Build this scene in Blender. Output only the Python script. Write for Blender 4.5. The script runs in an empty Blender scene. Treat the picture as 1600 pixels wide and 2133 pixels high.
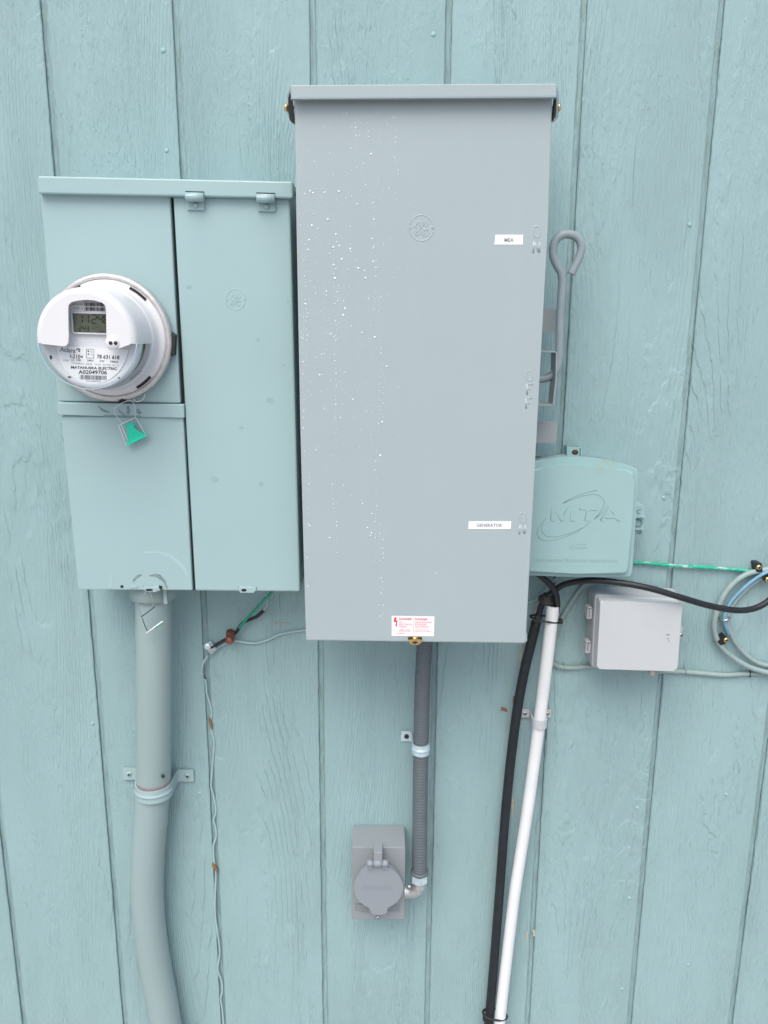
import bpy, bmesh, math, random
from mathutils import Vector, Matrix
random.seed(7)
R = math.radians
S = bpy.context.scene
C = S.collection

# ------------------------------------------------------------------ camera
F_PX = 1660.0                      # focal length in pixels of the 1600x2133 photograph
PITCH, ROLL = R(13), .0063
CAM_D, CAM_Z = 1.328, 1.75
fw = Vector((0, math.cos(PITCH), -math.sin(PITCH)))
_r = Vector((1, 0, 0)); _u = Vector((0, math.sin(PITCH), math.cos(PITCH)))
rt = math.cos(ROLL)*_r + math.sin(ROLL)*_u
up = math.cos(ROLL)*_u - math.sin(ROLL)*_r
cam = bpy.data.cameras.new('camera'); camo = bpy.data.objects.new('camera', cam); C.objects.link(camo)
cam.sensor_fit = 'VERTICAL'; cam.sensor_height = 24; cam.lens = 24*F_PX/2133
cam.clip_start = .01; cam.clip_end = 500
M4 = Matrix((rt, up, -fw)).transposed().to_4x4(); M4.translation = Vector((0, -CAM_D, CAM_Z))
camo.matrix_world = M4
S.camera = camo

# ------------------------------------------------------------------ light
SUN_EL, SUN_AZ = R(56), R(-14)       # soft overcast light from in front of the wall, high
S.view_settings.view_transform = 'Standard'; S.view_settings.look = 'None'
S.view_settings.gamma = 1; S.view_settings.exposure = .34
w = bpy.data.worlds.new("World"); S.world = w; w.use_nodes = True
nt = w.node_tree; nt.nodes.clear()
sky = nt.nodes.new('ShaderNodeTexSky'); sky.sky_type = 'NISHITA'; sky.sun_disc = False
sky.sun_elevation = SUN_EL; sky.sun_rotation = math.pi - SUN_AZ
sky.air_density = 1.0; sky.dust_density = 4.0; sky.ozone_density = 1.0
bg = nt.nodes.new('ShaderNodeBackground'); bg.inputs[1].default_value = .15
wo = nt.nodes.new('ShaderNodeOutputWorld')
nt.links.new(sky.outputs[0], bg.inputs[0]); nt.links.new(bg.outputs[0], wo.inputs[0])
sl = bpy.data.lights.new('sun', 'SUN'); sl.energy = 1.5; sl.angle = R(48); sl.color = (1, .985, .90)
so = bpy.data.objects.new('sun', sl); C.objects.link(so)
sd = Vector((math.sin(SUN_AZ)*math.cos(SUN_EL), -math.cos(SUN_AZ)*math.cos(SUN_EL), math.sin(SUN_EL)))
so.rotation_euler = sd.to_track_quat('Z', 'Y').to_euler(); so.location = (0, -3, 5)

# ------------------------------------------------------------------ helpers
def P(px, py, d=0.0):
    """point d metres in front of the wall plane that stands at photograph pixel px,py"""
    v = fw + rt*((px-800)/F_PX) - up*((py-1066.5)/F_PX)
    return Vector((0, -CAM_D, CAM_Z)) + v*((CAM_D-d)/v.y)

def N(nt, t, **k):
    n = nt.nodes.new(t)
    for a, b in k.items():
        if a[0] == 'i' and not a[1].islower():
            key = a[1:]
            n.inputs[int(key) if key.isdigit() else key].default_value = b
        else: setattr(n, a, b)
    return n

def mat(name, rgb, rough=.5, metal=0, var=.04, vscale=14, bump=0, bscale=600, dirt=None, dscale=30, dthr=.62,
        trans=0, spec=.5, ior=1.45, stretch=(1, 1, 1), coat=0, dent=0):
    m = bpy.data.materials.new(name); m.use_nodes = True; t = m.node_tree; L = t.links.new
    b = t.nodes['Principled BSDF']
    b.inputs['Roughness'].default_value = rough; b.inputs['Metallic'].default_value = metal
    b.inputs['Transmission Weight'].default_value = trans; b.inputs['IOR'].default_value = ior
    b.inputs['Specular IOR Level'].default_value = spec; b.inputs['Coat Weight'].default_value = coat
    tc = N(t, 'ShaderNodeNewGeometry'); mp = N(t, 'ShaderNodeMapping'); mp.inputs['Scale'].default_value = stretch
    L(tc.outputs['Position'], mp.inputs[0])
    n = N(t, 'ShaderNodeTexNoise', iScale=vscale, iDetail=5.0); L(mp.outputs[0], n.inputs['Vector'])
    mr = N(t, 'ShaderNodeMapRange'); mr.inputs[1].default_value = .3; mr.inputs[2].default_value = .7
    mr.inputs[3].default_value = 1-var; mr.inputs[4].default_value = 1+var; L(n.outputs[0], mr.inputs[0])
    mx = N(t, 'ShaderNodeVectorMath', operation='SCALE'); mx.inputs[0].default_value = rgb; L(mr.outputs[0], mx.inputs['Scale'])
    out = mx.outputs[0]
    if dirt:
        dn = N(t, 'ShaderNodeTexNoise', iScale=dscale, iDetail=6.0, iRoughness=.65); L(mp.outputs[0], dn.inputs['Vector'])
        dr = N(t, 'ShaderNodeMapRange'); dr.inputs[1].default_value = dthr; dr.inputs[2].default_value = dthr+.1; L(dn.outputs[0], dr.inputs[0])
        mm = N(t, 'ShaderNodeMix', data_type='RGBA'); L(dr.outputs[0], mm.inputs[0]); L(out, mm.inputs[6]); mm.inputs[7].default_value = (*dirt, 1)
        out = mm.outputs[2]
    L(out, b.inputs['Base Color'])
    rn = N(t, 'ShaderNodeMapRange'); rn.inputs[3].default_value = max(0, rough-.07); rn.inputs[4].default_value = min(1, rough+.07)
    L(n.outputs[0], rn.inputs[0]); L(rn.outputs[0], b.inputs['Roughness'])
    if bump:
        bn = N(t, 'ShaderNodeTexNoise', iScale=bscale, iDetail=3.0); L(tc.outputs['Position'], bn.inputs['Vector'])
        bp = N(t, 'ShaderNodeBump', iDistance=.001); bp.inputs['Strength'].default_value = bump; L(bn.outputs[0], bp.inputs['Height']); L(bp.outputs[0], b.inputs['Normal'])
        if dent:                                   # sheet metal is never quite flat
            d1 = N(t, 'ShaderNodeTexNoise', iScale=5.5, iDetail=1.0); L(tc.outputs['Position'], d1.inputs['Vector'])
            d2 = N(t, 'ShaderNodeBump', iDistance=.006); d2.inputs['Strength'].default_value = dent; L(d1.outputs[0], d2.inputs['Height']); L(d2.outputs[0], bp.inputs['Normal'])
    return m

class MB:
    """collects shapes (world coordinates), then links them as ONE mesh object"""
    def __init__(s): s.bm = bmesh.new()
    def face(s, pts):
        return s.bm.faces.new([s.bm.verts.new(p) for p in pts])
    def prism3(s, pts, back, bevel=0, seg=2, smooth=False):
        """front outline (3D points), extruded by vector back"""
        back = Vector(back); n = len(pts)
        f = [s.bm.verts.new(p) for p in pts]; b = [s.bm.verts.new(Vector(p)+back) for p in pts]
        nrm = Vector((0, 0, 0))
        for i in range(n): nrm += Vector(pts[i]).cross(Vector(pts[(i+1) % n]))
        if nrm.dot(back) > 0: f.reverse(); b.reverse()
        fs = [s.bm.faces.new(f), s.bm.faces.new(list(reversed(b)))]
        for i in range(n): fs.append(s.bm.faces.new([f[(i+1) % n], f[i], b[i], b[(i+1) % n]]))
        if bevel:
            es = [e for e in fs[0].edges]
            if n <= 6 or smooth is False and n <= 6:
                es += [e for v in f for e in v.link_edges if e.other_vert(v) in b]
            bmesh.ops.bevel(s.bm, geom=list(set(es)), offset=bevel, segments=seg, affect='EDGES', profile=.5)
        return s
    def prism(s, px, d1, d0, bevel=0, seg=2):
        return s.prism3([P(x, y, d1) for x, y in px], (0, d1-d0, 0), bevel, seg)
    def box(s, a, b, bevel=0, seg=2):
        x0, y0, z0 = [min(i, j) for i, j in zip(a, b)]; x1, y1, z1 = [max(i, j) for i, j in zip(a, b)]
        r = bmesh.ops.create_cube(s.bm, size=1)['verts']
        for v in r: v.co = Vector(((x0+x1)/2+v.co.x*(x1-x0), (y0+y1)/2+v.co.y*(y1-y0), (z0+z1)/2+v.co.z*(z1-z0)))
        if bevel: bmesh.ops.bevel(s.bm, geom=list({e for v in r for e in v.link_edges}), offset=bevel, segments=seg, affect='EDGES', profile=.5)
        return s
    def tube(s, pts, rad, seg=14, cap=True, flat=1.0):
        n = len(pts); rings = []; pts = [Vector(p) for p in pts]
        t0 = (pts[1]-pts[0]).normalized()
        ref = Vector((0, -1, 0)) if abs(t0.y) < .9 else Vector((0, 0, 1))
        nr = (ref - t0*ref.dot(t0)).normalized()
        for i, p in enumerate(pts):
            t = (pts[min(i+1, n-1)]-pts[max(i-1, 0)]).normalized()
            nr = (nr - t*nr.dot(t)).normalized(); bn = t.cross(nr)
            r = rad(i/(n-1)) if callable(rad) else rad
            rings.append([s.bm.verts.new(p + (nr*math.cos(a)*flat + bn*math.sin(a))*r) for a in [2*math.pi*k/seg for k in range(seg)]])
        for a, b in zip(rings, rings[1:]):
            for k in range(seg):
                f = s.bm.faces.new([a[k], a[(k+1) % seg], b[(k+1) % seg], b[k]]); f.smooth = True
        if cap: s.bm.faces.new(list(reversed(rings[0]))); s.bm.faces.new(rings[-1])
        return s
    def cyl(s, c, ax, prof, seg=40, a0=0, a1=2*math.pi, cap=True, smooth=True):
        """revolve prof [(radius, height along ax)] about axis ax at c"""
        ax = Vector(ax).normalized(); ref = Vector((0, 0, 1)) if abs(ax.z) < .9 else Vector((1, 0, 0))
        e2 = (ref-ax*ref.dot(ax)).normalized(); e1 = e2.cross(ax)
        full = abs(a1-a0-2*math.pi) < 1e-6; m = seg if full else seg+1
        rings = [[s.bm.verts.new(Vector(c)+ax*h+(e1*math.cos(a)+e2*math.sin(a))*r) for a in [a0+(a1-a0)*k/seg for k in range(m)]] for r, h in prof]
        for a, b in zip(rings, rings[1:]):
            for k in range(seg):
                f = s.bm.faces.new([a[k], a[(k+1) % m], b[(k+1) % m], b[k]]); f.smooth = smooth
        if cap and full:
            if prof[0][0] > 1e-6: s.bm.faces.new(list(reversed(rings[0])))
            if prof[-1][0] > 1e-6: s.bm.faces.new(rings[-1])
        return s
    def ico(s, c, sc, sub=1):
        r = bmesh.ops.create_icosphere(s.bm, subdivisions=sub, radius=1)['verts']
        for v in r: v.co = Vector(c)+Vector((v.co.x*sc[0], v.co.y*sc[1], v.co.z*sc[2]))
        for f in {f for v in r for f in v.link_faces}: f.smooth = True
        return s
    def build(s, name, m, parent=None, loc=None, weld=False):
        bm = s.bm
        if weld: bmesh.ops.remove_doubles(bm, verts=bm.verts, dist=1e-6)
        bmesh.ops.recalc_face_normals(bm, faces=bm.faces)
        off = Vector((0, 0, 0)); q = parent
        while q: off += q.location; q = q.parent
        if parent is None:
            xs = [v.co.copy() for v in bm.verts]
            off = loc if loc is not None else Vector([(min(c[i] for c in xs)+max(c[i] for c in xs))/2 for i in range(3)])
        for v in bm.verts: v.co -= off
        me = bpy.data.meshes.new(name); bm.to_mesh(me); bm.free(); me.materials.append(m)
        o = bpy.data.objects.new(name, me); C.objects.link(o)
        if parent: o.parent = parent
        else: o.location = off
        return o

def tag(o, label=None, cat=None, group=None, kind=None):
    if label: o['label'] = label
    if cat: o['category'] = cat
    if group: o['group'] = group
    if kind: o['kind'] = kind
    return o
def thing(name, loc, label, cat, group=None):
    o = bpy.data.objects.new(name, None); o.empty_display_size = .02; C.objects.link(o); o.location = loc
    return tag(o, label, cat, group)

def smooth(pts, per=8):
    """Catmull-Rom through 3D points"""
    pts = [Vector(p) for p in pts]
    q = [pts[0]*2-pts[1]]+pts+[pts[-1]*2-pts[-2]]; out = []
    for i in range(1, len(q)-2):
        a, b, c, d = q[i-1:i+3]
        for k in range(per):
            t = k/per
            out.append(.5*((2*b)+(c-a)*t+(2*a-5*b+4*c-d)*t*t+(3*b-a-3*c+d)*t**3))
    return out+[pts[-1]]
def path(px, d, per=8):
    return smooth([P(p[0], p[1], p[2] if len(p) > 2 else d) for p in px], per)
def rrect(x0, y0, x1, y1, r, n=5):
    o = []
    for cx, cy, a in ((x1-r, y0+r, -90), (x1-r, y1-r, 0), (x0+r, y1-r, 90), (x0+r, y0+r, 180)):
        o += [(cx+r*math.cos(R(a+90*k/n)), cy+r*math.sin(R(a+90*k/n))) for k in range(n+1)]
    return o
def rquad(c, r, n=4):
    """quad of pixel corners with rounded corners"""
    o = []; m = len(c)
    for i in range(m):
        p = Vector(c[i]); a = (Vector(c[i-1])-p).normalized()*r; b = (Vector(c[(i+1) % m])-p).normalized()*r
        for k in range(n+1):
            t = k/n; o.append(tuple((p+a)*(1-t)**2+p*2*t*(1-t)+(p+b)*t*t))
    return o
def circ(cx, cy, rx, ry=None, n=24, a0=0, a1=360):
    ry = ry or rx
    return [(cx+rx*math.cos(R(a0+(a1-a0)*k/n)), cy+ry*math.sin(R(a0+(a1-a0)*k/n))) for k in range(n+1)]
def strokes(mb, lines, d, r, flat=.35, seg=8):
    for l in lines:
        part = [l[0]]                       # break the stroke at sharp corners
        for i in range(1, len(l)):
            part.append(l[i])
            if i < len(l)-1:
                a = Vector(l[i])-Vector(l[i-1]); c = Vector(l[i+1])-Vector(l[i])
                if a.length > 1e-6 and c.length > 1e-6 and a.angle(c) > .8:
                    mb.tube([P(x, y, d) for x, y in part], r, seg, flat=flat); part = [l[i]]
        mb.tube([P(x, y, d) for x, y in part], r, seg, flat=flat)
    return mb

def text(mb, s, p0, p1, h, d, bold=0, thick=0):
    """lettering whose baseline runs p0 -> p1 (photo pixels) with cap height h, lying d in front of the wall"""
    cu = bpy.data.curves.new('t', 'FONT'); cu.body = s; cu.size = 1; cu.offset = bold; cu.resolution_u = 3
    o = bpy.data.objects.new('t', cu); C.objects.link(o)
    bpy.context.view_layer.update()
    me = bpy.data.meshes.new_from_object(o.evaluated_get(bpy.context.evaluated_depsgraph_get()))
    bpy.data.objects.remove(o); bpy.data.curves.remove(cu)
    if not me.vertices: return mb
    xs = [v.co.x for v in me.vertices]; x0, x1 = min(xs), max(xs)
    e = Vector((p1[0]-p0[0], p1[1]-p0[1])); nn = Vector((e.y, -e.x)).normalized()
    cap = .70
    vs = []
    for v in me.vertices:
        t = (v.co.x-x0)/(x1-x0); q = Vector(p0)+e*t+nn*(v.co.y/cap*h)
        vs.append(mb.bm.verts.new(P(q.x, q.y, d)))
    for f in me.polygons:
        try: mb.bm.faces.new([vs[i] for i in f.vertices])
        except ValueError: pass
    bpy.data.meshes.remove(me)
    return mb

def screw_head(c, r, m, parent, dark, phillips=True, name='screw'):
    mb = MB(); mb.cyl(c, (0, -1, 0), [(r, 0), (r, r*.25), (r*.75, r*.55), (.0001, r*.7)], 16)
    o = mb.build(name, m, parent)
    k = MB(); t = r*.16; y = c[1]-r*.7; 
    k.box((c[0]-r*.55, y, c[2]-t), (c[0]+r*.55, y-.0003, c[2]+t))
    if phillips: k.box((c[0]-t, y-.00005, c[2]-r*.55), (c[0]+t, y-.00035, c[2]+r*.55))
    if phillips is None: pass
    k.build('slot', dark, o)
    return o

# ------------------------------------------------------------------ materials
TEAL = (.292, .436, .455)
def siding_mat():
    m = bpy.data.materials.new('painted_siding'); m.use_nodes = True; t = m.node_tree; L = t.links.new
    b = t.nodes['Principled BSDF']; b.inputs['Roughness'].default_value = .42; b.inputs['Specular IOR Level'].default_value = .35
    g = N(t, 'ShaderNodeNewGeometry'); sp = N(t, 'ShaderNodeSeparateXYZ'); L(g.outputs['Position'], sp.inputs[0])
    X, Y, Z = sp.outputs
    def mth(op, a, bb=None, c=None, clamp=False):
        n = N(t, 'ShaderNodeMath', operation=op); n.use_clamp = clamp
        for i, v in enumerate((a, bb, c)):
            if v is None: continue
            if isinstance(v, (int, float)): n.inputs[i].default_value = v
            else: L(v, n.inputs[i])
        return n.outputs[0]
    # a different stretch of board between each pair of grooves
    board = mth('FLOOR', mth('DIVIDE', mth('ADD', X, .5133), .2028))
    offz = mth('MULTIPLY', board, 3.73)
    def vec(sx, sz, oy=0.0):
        c = N(t, 'ShaderNodeCombineXYZ'); L(mth('MULTIPLY', X, sx), c.inputs[0]); L(mth('ADD', offz, oy), c.inputs[1]); L(mth('MULTIPLY', Z, sz), c.inputs[2]); return c.outputs[0]
    def noise(v, det=2.0, rough=.5, dist=0.0):
        n = N(t, 'ShaderNodeTexNoise', iScale=1.0, iDetail=det, iRoughness=rough, iDistortion=dist); L(v, n.inputs['Vector']); return n.outputs[0]
    def rng(v, a, b_, c=0.0, d=1.0, sm=True):
        n = N(t, 'ShaderNodeMapRange', interpolation_type='SMOOTHSTEP' if sm else 'LINEAR')
        for i, q in enumerate((a, b_, c, d)): n.inputs[i+1].default_value = q
        L(v, n.inputs[0]); return n.outputs[0]
    # growth-ring ridges: iso-lines of a slowly varying field, wobbling sideways
    fld = noise(vec(5.0, .8), 1.0)
    wob = noise(vec(45, 36, 9.1), 2.5, .55)
    wob2 = noise(vec(120, 20, 2.1), 2.0, .6)
    u = mth('ADD', mth('ADD', mth('MULTIPLY', X, 42.0), mth('MULTIPLY', fld, 30.0)), mth('MULTIPLY', wob, .65))
    fr = mth('FRACT', u)
    saw = rng(fr, .0, .13)                      # sharp drop, slow rise: like torn early wood
    saw2 = mth('MULTIPLY', saw, rng(fr, .3, 1.0, 1.0, .25))
    zn = noise(vec(9, 1.3, 4.4), 2.0)
    for px_, py_, wx, wz in ((1285, 650, .030, .36), (935, 1520, .030, .42), (1195, 1600, .032, .40), (1545, 1500, .02, .3), (45, 1150, .035, .22), (350, 1400, .02, .2), (590, 1750, .03, .22), (150, 1000, .02, .2)):
        q = P(px_, py_)
        ax = rng(mth('ABSOLUTE', mth('SUBTRACT', X, q.x)), 0.0, wx*1.6, 1.0, 0.0); az = rng(mth('ABSOLUTE', mth('SUBTRACT', Z, q.z)), wz*.5, wz, 1.0, 0.0)
        zn = mth('ADD', zn, mth('MULTIPLY', mth('MULTIPLY', ax, az), .16))
    zone = rng(zn, .52, .60)
    brk = rng(noise(vec(30, 12, 7.0), 2.0), .36, .50)      # the ridges break off here and there
    ring = mth('MULTIPLY', mth('MULTIPLY', saw2, zone), brk)
    # close parallel grain
    u3 = mth('ADD', mth('ADD', mth('MULTIPLY', X, 200.0), mth('MULTIPLY', fld, 60.0)), mth('MULTIPLY', wob2, 1.3))
    par = mth('PINGPONG', u3, .5)
    zone3 = rng(noise(vec(10, 1.1, 12.4), 1.0), .44, .60)
    par = mth('MULTIPLY', mth('MULTIPLY', par, 2.0), zone3)
    # fine saw texture, long in z
    g1 = noise(vec(420, 26, 1.3), 4.0, .65)
    zone1 = rng(noise(vec(12, 2.2, 7.7), 2.0), .36, .60, .45, 1.0)
    fine = mth('MULTIPLY', g1, zone1)
    g3 = noise(vec(210, 40, 5.5), 2.0, .5)
    tick = mth('MULTIPLY', rng(g3, .60, .68), rng(noise(vec(14, 4, 1.7), 2.0), .45, .6, .0, 1.0))
    # torn blisters and pebbling
    g2 = noise(vec(120, 55, 2.9), 3.0, .55)
    zone2 = rng(noise(vec(8, 5, 8.2), 2.0), .47, .57)
    blis = mth('MULTIPLY', rng(g2, .50, .58), zone2)
    peb = noise(vec(330, 300, 4.1), 3.0, .6)
    big = noise(vec(20, 5, 1.1), 3.0, .5)
    h = mth('MULTIPLY', ring, .80)
    h = mth('ADD', h, mth('MULTIPLY', par, .36))
    h = mth('ADD', h, mth('MULTIPLY', fine, .95))
    h = mth('SUBTRACT', h, mth('MULTIPLY', tick, .35))
    h = mth('ADD', h, mth('MULTIPLY', blis, .18))
    h = mth('ADD', h, mth('MULTIPLY', peb, .24))
    h = mth('ADD', h, mth('MULTIPLY', big, .35))
    bp = N(t, 'ShaderNodeBump', iDistance=.0021); bp.inputs['Strength'].default_value = .8; L(h, bp.inputs['Height']); L(bp.outputs[0], b.inputs['Normal'])
    # colour: paint with slow patchiness; grime in the grooves, painted shade on their sides
    v = rng(noise(vec(5, 3), 4.0), .3, .7, .955, 1.045)
    sc = N(t, 'ShaderNodeVectorMath', operation='SCALE'); sc.inputs[0].default_value = TEAL; L(v, sc.inputs['Scale'])
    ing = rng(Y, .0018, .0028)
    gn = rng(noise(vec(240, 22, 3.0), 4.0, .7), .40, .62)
    flr = rng(Y, .0042, .0046)                  # the groove floor is spared the shade painted on its cut sides
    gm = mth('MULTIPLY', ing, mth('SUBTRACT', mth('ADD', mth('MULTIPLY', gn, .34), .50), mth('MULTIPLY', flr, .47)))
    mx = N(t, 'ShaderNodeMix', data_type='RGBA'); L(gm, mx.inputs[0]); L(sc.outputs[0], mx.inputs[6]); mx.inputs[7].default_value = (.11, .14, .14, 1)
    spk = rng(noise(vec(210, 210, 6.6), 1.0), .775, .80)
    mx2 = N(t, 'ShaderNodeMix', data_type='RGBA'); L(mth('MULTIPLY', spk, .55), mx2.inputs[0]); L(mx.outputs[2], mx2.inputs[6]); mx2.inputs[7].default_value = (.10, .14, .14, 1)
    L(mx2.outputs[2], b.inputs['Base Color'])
    return m
M = dict(
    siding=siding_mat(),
    cab=mat('cabinet_paint', (.338, .482, .500), .34, bump=.10, bscale=900, var=.02, vscale=6, dent=.35, dirt=(.30, .45, .47), dscale=22, dthr=.70),
    cabd=mat('cabinet_paint_worn', (.33, .47, .49), .5, var=.08, vscale=60, dirt=(.12, .11, .10), dscale=90, dthr=.58),
    grey=mat('grey_enamel', (.362, .434, .458), .36, bump=.07, bscale=700, var=.007, vscale=5, stretch=(10, 1, .5), dent=.35),
    greyd=mat('grey_enamel_rod', (.285, .345, .375), .4, var=.05, vscale=80),
    plate=mat('grey_plate', (.33, .365, .38), .45, var=.03, vscale=40),
    black=mat('gap_black', (.012, .014, .016), .7),  # vent slots, and the shade painted inside the cap flaps
    dark=mat('dark_gap', (.02, .022, .024), .8),
    brass=mat('brass', (.80, .58, .26), .28, 1, var=.12, vscale=300),
    steel=mat('zinc_steel', (.62, .66, .70), .32, 1, var=.1, vscale=200),
    bright=mat('zinc_bright', (.58, .72, .78), .35, .35, var=.12, vscale=120),
    ring=mat('ring_steel', (.62, .60, .60), .38, .6, var=.12, vscale=120),
    cast=mat('cast_zinc', (.64, .67, .70), .45, .85, var=.14, vscale=160, bump=.5, bscale=500),
    white=mat('white_plastic', (.70, .715, .75), .30, var=.01, spec=.4),
    whitei=mat('white_inner_plastic', (.66, .69, .73), .45, var=.02),
    offw=mat('label_white', (.78, .80, .83), .5, var=.02),
    paper=mat('label_tape', (.84, .87, .90), .45, var=.01),
    ink=mat('black_ink', (.03, .03, .04), .6),
    gink=mat('grey_ink', (.17, .18, .20), .6),
    red=mat('red_ink', (.70, .05, .09), .6, var=.1, vscale=500),
    lcd=mat('display_glass', (.095, .112, .088), .18, var=.12, vscale=60),
    seg=mat('display_segment', (.010, .014, .011), .4),
    eye=mat('sensor_dark', (.03, .03, .035), .2),
    tealin=mat('interior_reflection', (.12, .2, .21), .5),  # dark teal paints the reflection seen in the inner gap
    rubber=mat('dark_rubber', (.035, .038, .036), .7, var=.3, vscale=200),
    cable=mat('black_cable', (.016, .018, .024), .42, var=.25, vscale=70),
    bpipe=mat('black_conduit', (.014, .018, .024), .5, var=.3, vscale=60, dirt=(.06, .07, .08), dscale=140, dthr=.66),
    pvc=mat('white_conduit', (.76, .785, .81), .38, var=.02, vscale=30, dirt=(.66, .68, .69), dscale=120, dthr=.66),
    pipe=mat('painted_conduit', (.300, .400, .410), .45, var=.03, vscale=9, dirt=(.29, .37, .345), dscale=9, dthr=.54, stretch=(1, 1, .25)),
    strap=mat('painted_strap', (.335, .46, .475), .5, var=.03, vscale=40),
    mark=mat('bare_pipe_mark', (.23, .19, .21), .6, var=.08, vscale=200),
    flex=mat('grey_flexible_jacket', (.118, .142, .162), .5, var=.05, vscale=50),
    inlet=mat('inlet_paint', (.270, .300, .324), .5, bump=.05, var=.02),
    lidp=mat('inlet_lid_plastic', (.262, .297, .333), .5, var=.02),
    tele=mat('telecom_paint', (.305, .468, .480), .38, bump=.12, bscale=500, var=.03, vscale=12, dirt=(.31, .43, .41), dscale=14, dthr=.60),
    telel=mat('relief_line', (.19, .29, .31), .6, var=.15, vscale=300),
    telef=mat('relief_faint', (.25, .39, .40), .5),
    wbox=mat('white_box_plastic', (.50, .535, .565), .42, var=.015, vscale=20),
    wboxb=mat('white_box_base', (.40, .425, .45), .5, var=.02, vscale=20),
    green=mat('green_insulation', (.015, .40, .26), .4, var=.1, vscale=80, dirt=(.42, .60, .57), dscale=60, dthr=.48, stretch=(1, 1, 3)),
    greenw=mat('green_wire', (.012, .30, .19), .4, var=.1, vscale=80),
    sealg=mat('seal_green', (.01, .66, .43), .35, var=.05, vscale=200),
    gcab=mat('painted_cable', (.285, .375, .375), .5, var=.06, vscale=70, dirt=(.50, .46, .36), dscale=40, dthr=.66),
    blue=mat('blue_cable', (.17, .37, .53), .45, var=.08, vscale=80, dirt=(.33, .48, .52), dscale=55, dthr=.62),
    wirep=mat('painted_wire', (.36, .50, .51), .5, var=.06, vscale=90),
    copper=mat('oxidised_copper', (.36, .15, .10), .42, .8, var=.25, vscale=300),
    rust=mat('rust', (.24, .14, .07), .8, var=.4, vscale=400),
    rustd=mat('dark_rust', (.12, .045, .03), .8, var=.3, vscale=300),
    bare=mat('bare_wood', (.46, .42, .35), .8, var=.2, vscale=200),
    wornmark=mat('worn_paint_smudge', (.20, .27, .29), .6, var=.25, vscale=140),
    nail=mat('painted_nail', (.30, .47, .49), .45),
    conc=mat('concrete', (.32, .31, .29), .9, bump=.6, bscale=60, var=.15),
    ground=mat('gravel_ground', (.36, .35, .34), .95, bump=1, bscale=70, var=.3, vscale=40),
    drop=mat('water_drop', (.82, .87, .90), .15, spec=.7, var=.0),  # opaque pale colour stands in for light caught in the drops
)
def glass_mat():
    m = bpy.data.materials.new('clear_plastic'); m.use_nodes = True; t = m.node_tree; t.nodes.clear(); L = t.links.new
    o = N(t, 'ShaderNodeOutputMaterial'); mx = N(t, 'ShaderNodeMixShader'); tr = N(t, 'ShaderNodeBsdfTransparent'); gl = N(t, 'ShaderNodeBsdfGlossy', iRoughness=.06)
    tr.inputs[0].default_value = (.975, .99, .995, 1)
    fr = N(t, 'ShaderNodeLayerWeight', iBlend=.22); mr = N(t, 'ShaderNodeMapRange'); mr.inputs[3].default_value = .0; mr.inputs[4].default_value = .6
    L(fr.outputs['Facing'], mr.inputs[0]); L(mr.outputs[0], mx.inputs[0]); L(tr.outputs[0], mx.inputs[1]); L(gl.outputs[0], mx.inputs[2]); L(mx.outputs[0], o.inputs[0])
    return m
M['glass'] = glass_mat()

# ------------------------------------------------------------------ setting
g = MB(); g.box((-60, -60, -.3), (60, 60, 0)); g.bm.faces.ensure_lookup_table()
tag(g.build('ground', M['ground']), kind='structure')

wall = thing('building_wall', (0, 0, 0), 'teal painted wood siding wall with vertical grooves behind all the boxes', 'wall')
GX = [-.5133-.2032*k for k in range(9, 0, -1)]+[-.5133, -.3163, -.1114, .0925, .2942, .4988]+[.4988+.2032*k for k in range(1, 10)]
GW, GD = .0052, .0050               # half width, depth of a groove
cols = []                           # (x, y, jitter weight)
x0 = GX[0]-.2
for gi, gx in enumerate(GX):
    for k in range(6): cols.append((x0+(gx-GW-.0012-x0)*k/6, 0, 0))
    cols += [(gx-GW-.0012, 0, .6), (gx-GW, .0006, 1), (gx-GW+.0009, GD, .5), (gx+GW-.0012, GD, .5), (gx+GW, .0006, 1), (gx+GW+.0012, 0, .6)]
    x0 = gx+GW+.0012
cols.append((x0+.2, 0, 0))
rows = [.28+i*.012 for i in range(int(2.7/.012))]
wm = MB(); grid = []
jit = {}
for zi, z in enumerate(rows):
    row = []
    for ci, (x, y, jw) in enumerate(cols):
        near = -1.3 < x < 1.3
        jx = (random.uniform(-1, 1)*.00045 if near else 0)*jw
        row.append(wm.bm.verts.new((x+jx, y, z)))
    grid.append(row)
for a, b in zip(grid, grid[1:]):
    for i in range(len(cols)-1): wm.bm.faces.new([a[i], a[i+1], b[i+1], b[i]])
wm.box((cols[0][0], .0075, .28), (cols[-1][0], .02, rows[-1]))
wm.build('siding', M['siding'], wall)
f = MB(); f.box((cols[0][0], .004, -.05), (cols[-1][0], .16, .279)); f.build('foundation', M['conc'], wall)
for x, y in [(903, 71), (1437, 468), (1382, 1037), (1343, 1488), (340, 105), (347, 313), (415, 1652), (404, 1338), (193, 1507),
             (1328, 1683), (1311, 1871), (1296, 2060), (1435, 2010), (1513, 1655)]:
    n = MB(); c = P(x, y, 0); n.cyl(c, (0, -1, 0), [(.0036, -.001), (.0036, .0006), (.0028, .0011), (.0001, .0012)], 14)
    n.build('nail_head', M['nail'], wall)
def blotch(pts, d=.0009, m='bare', name='bare_wood_patch', parent=wall):
    b = MB(); q = []
    for i in range(len(pts)):
        a = Vector(pts[i]); c = Vector(pts[(i+1) % len(pts)])
        for k in range(4):
            t = k/4; q.append(tuple(a.lerp(c, t)+Vector((random.uniform(-.5, .5), random.uniform(-.5, .5)))))
    b.prism(q, d, d-.0008); return b.build(name, M[m], parent)
blotch([(570, 1299), (585, 1298), (608, 1299), (588, 1301)])
blotch([(584, 1296), (588, 1296), (587, 1303), (585, 1303)])
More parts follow.
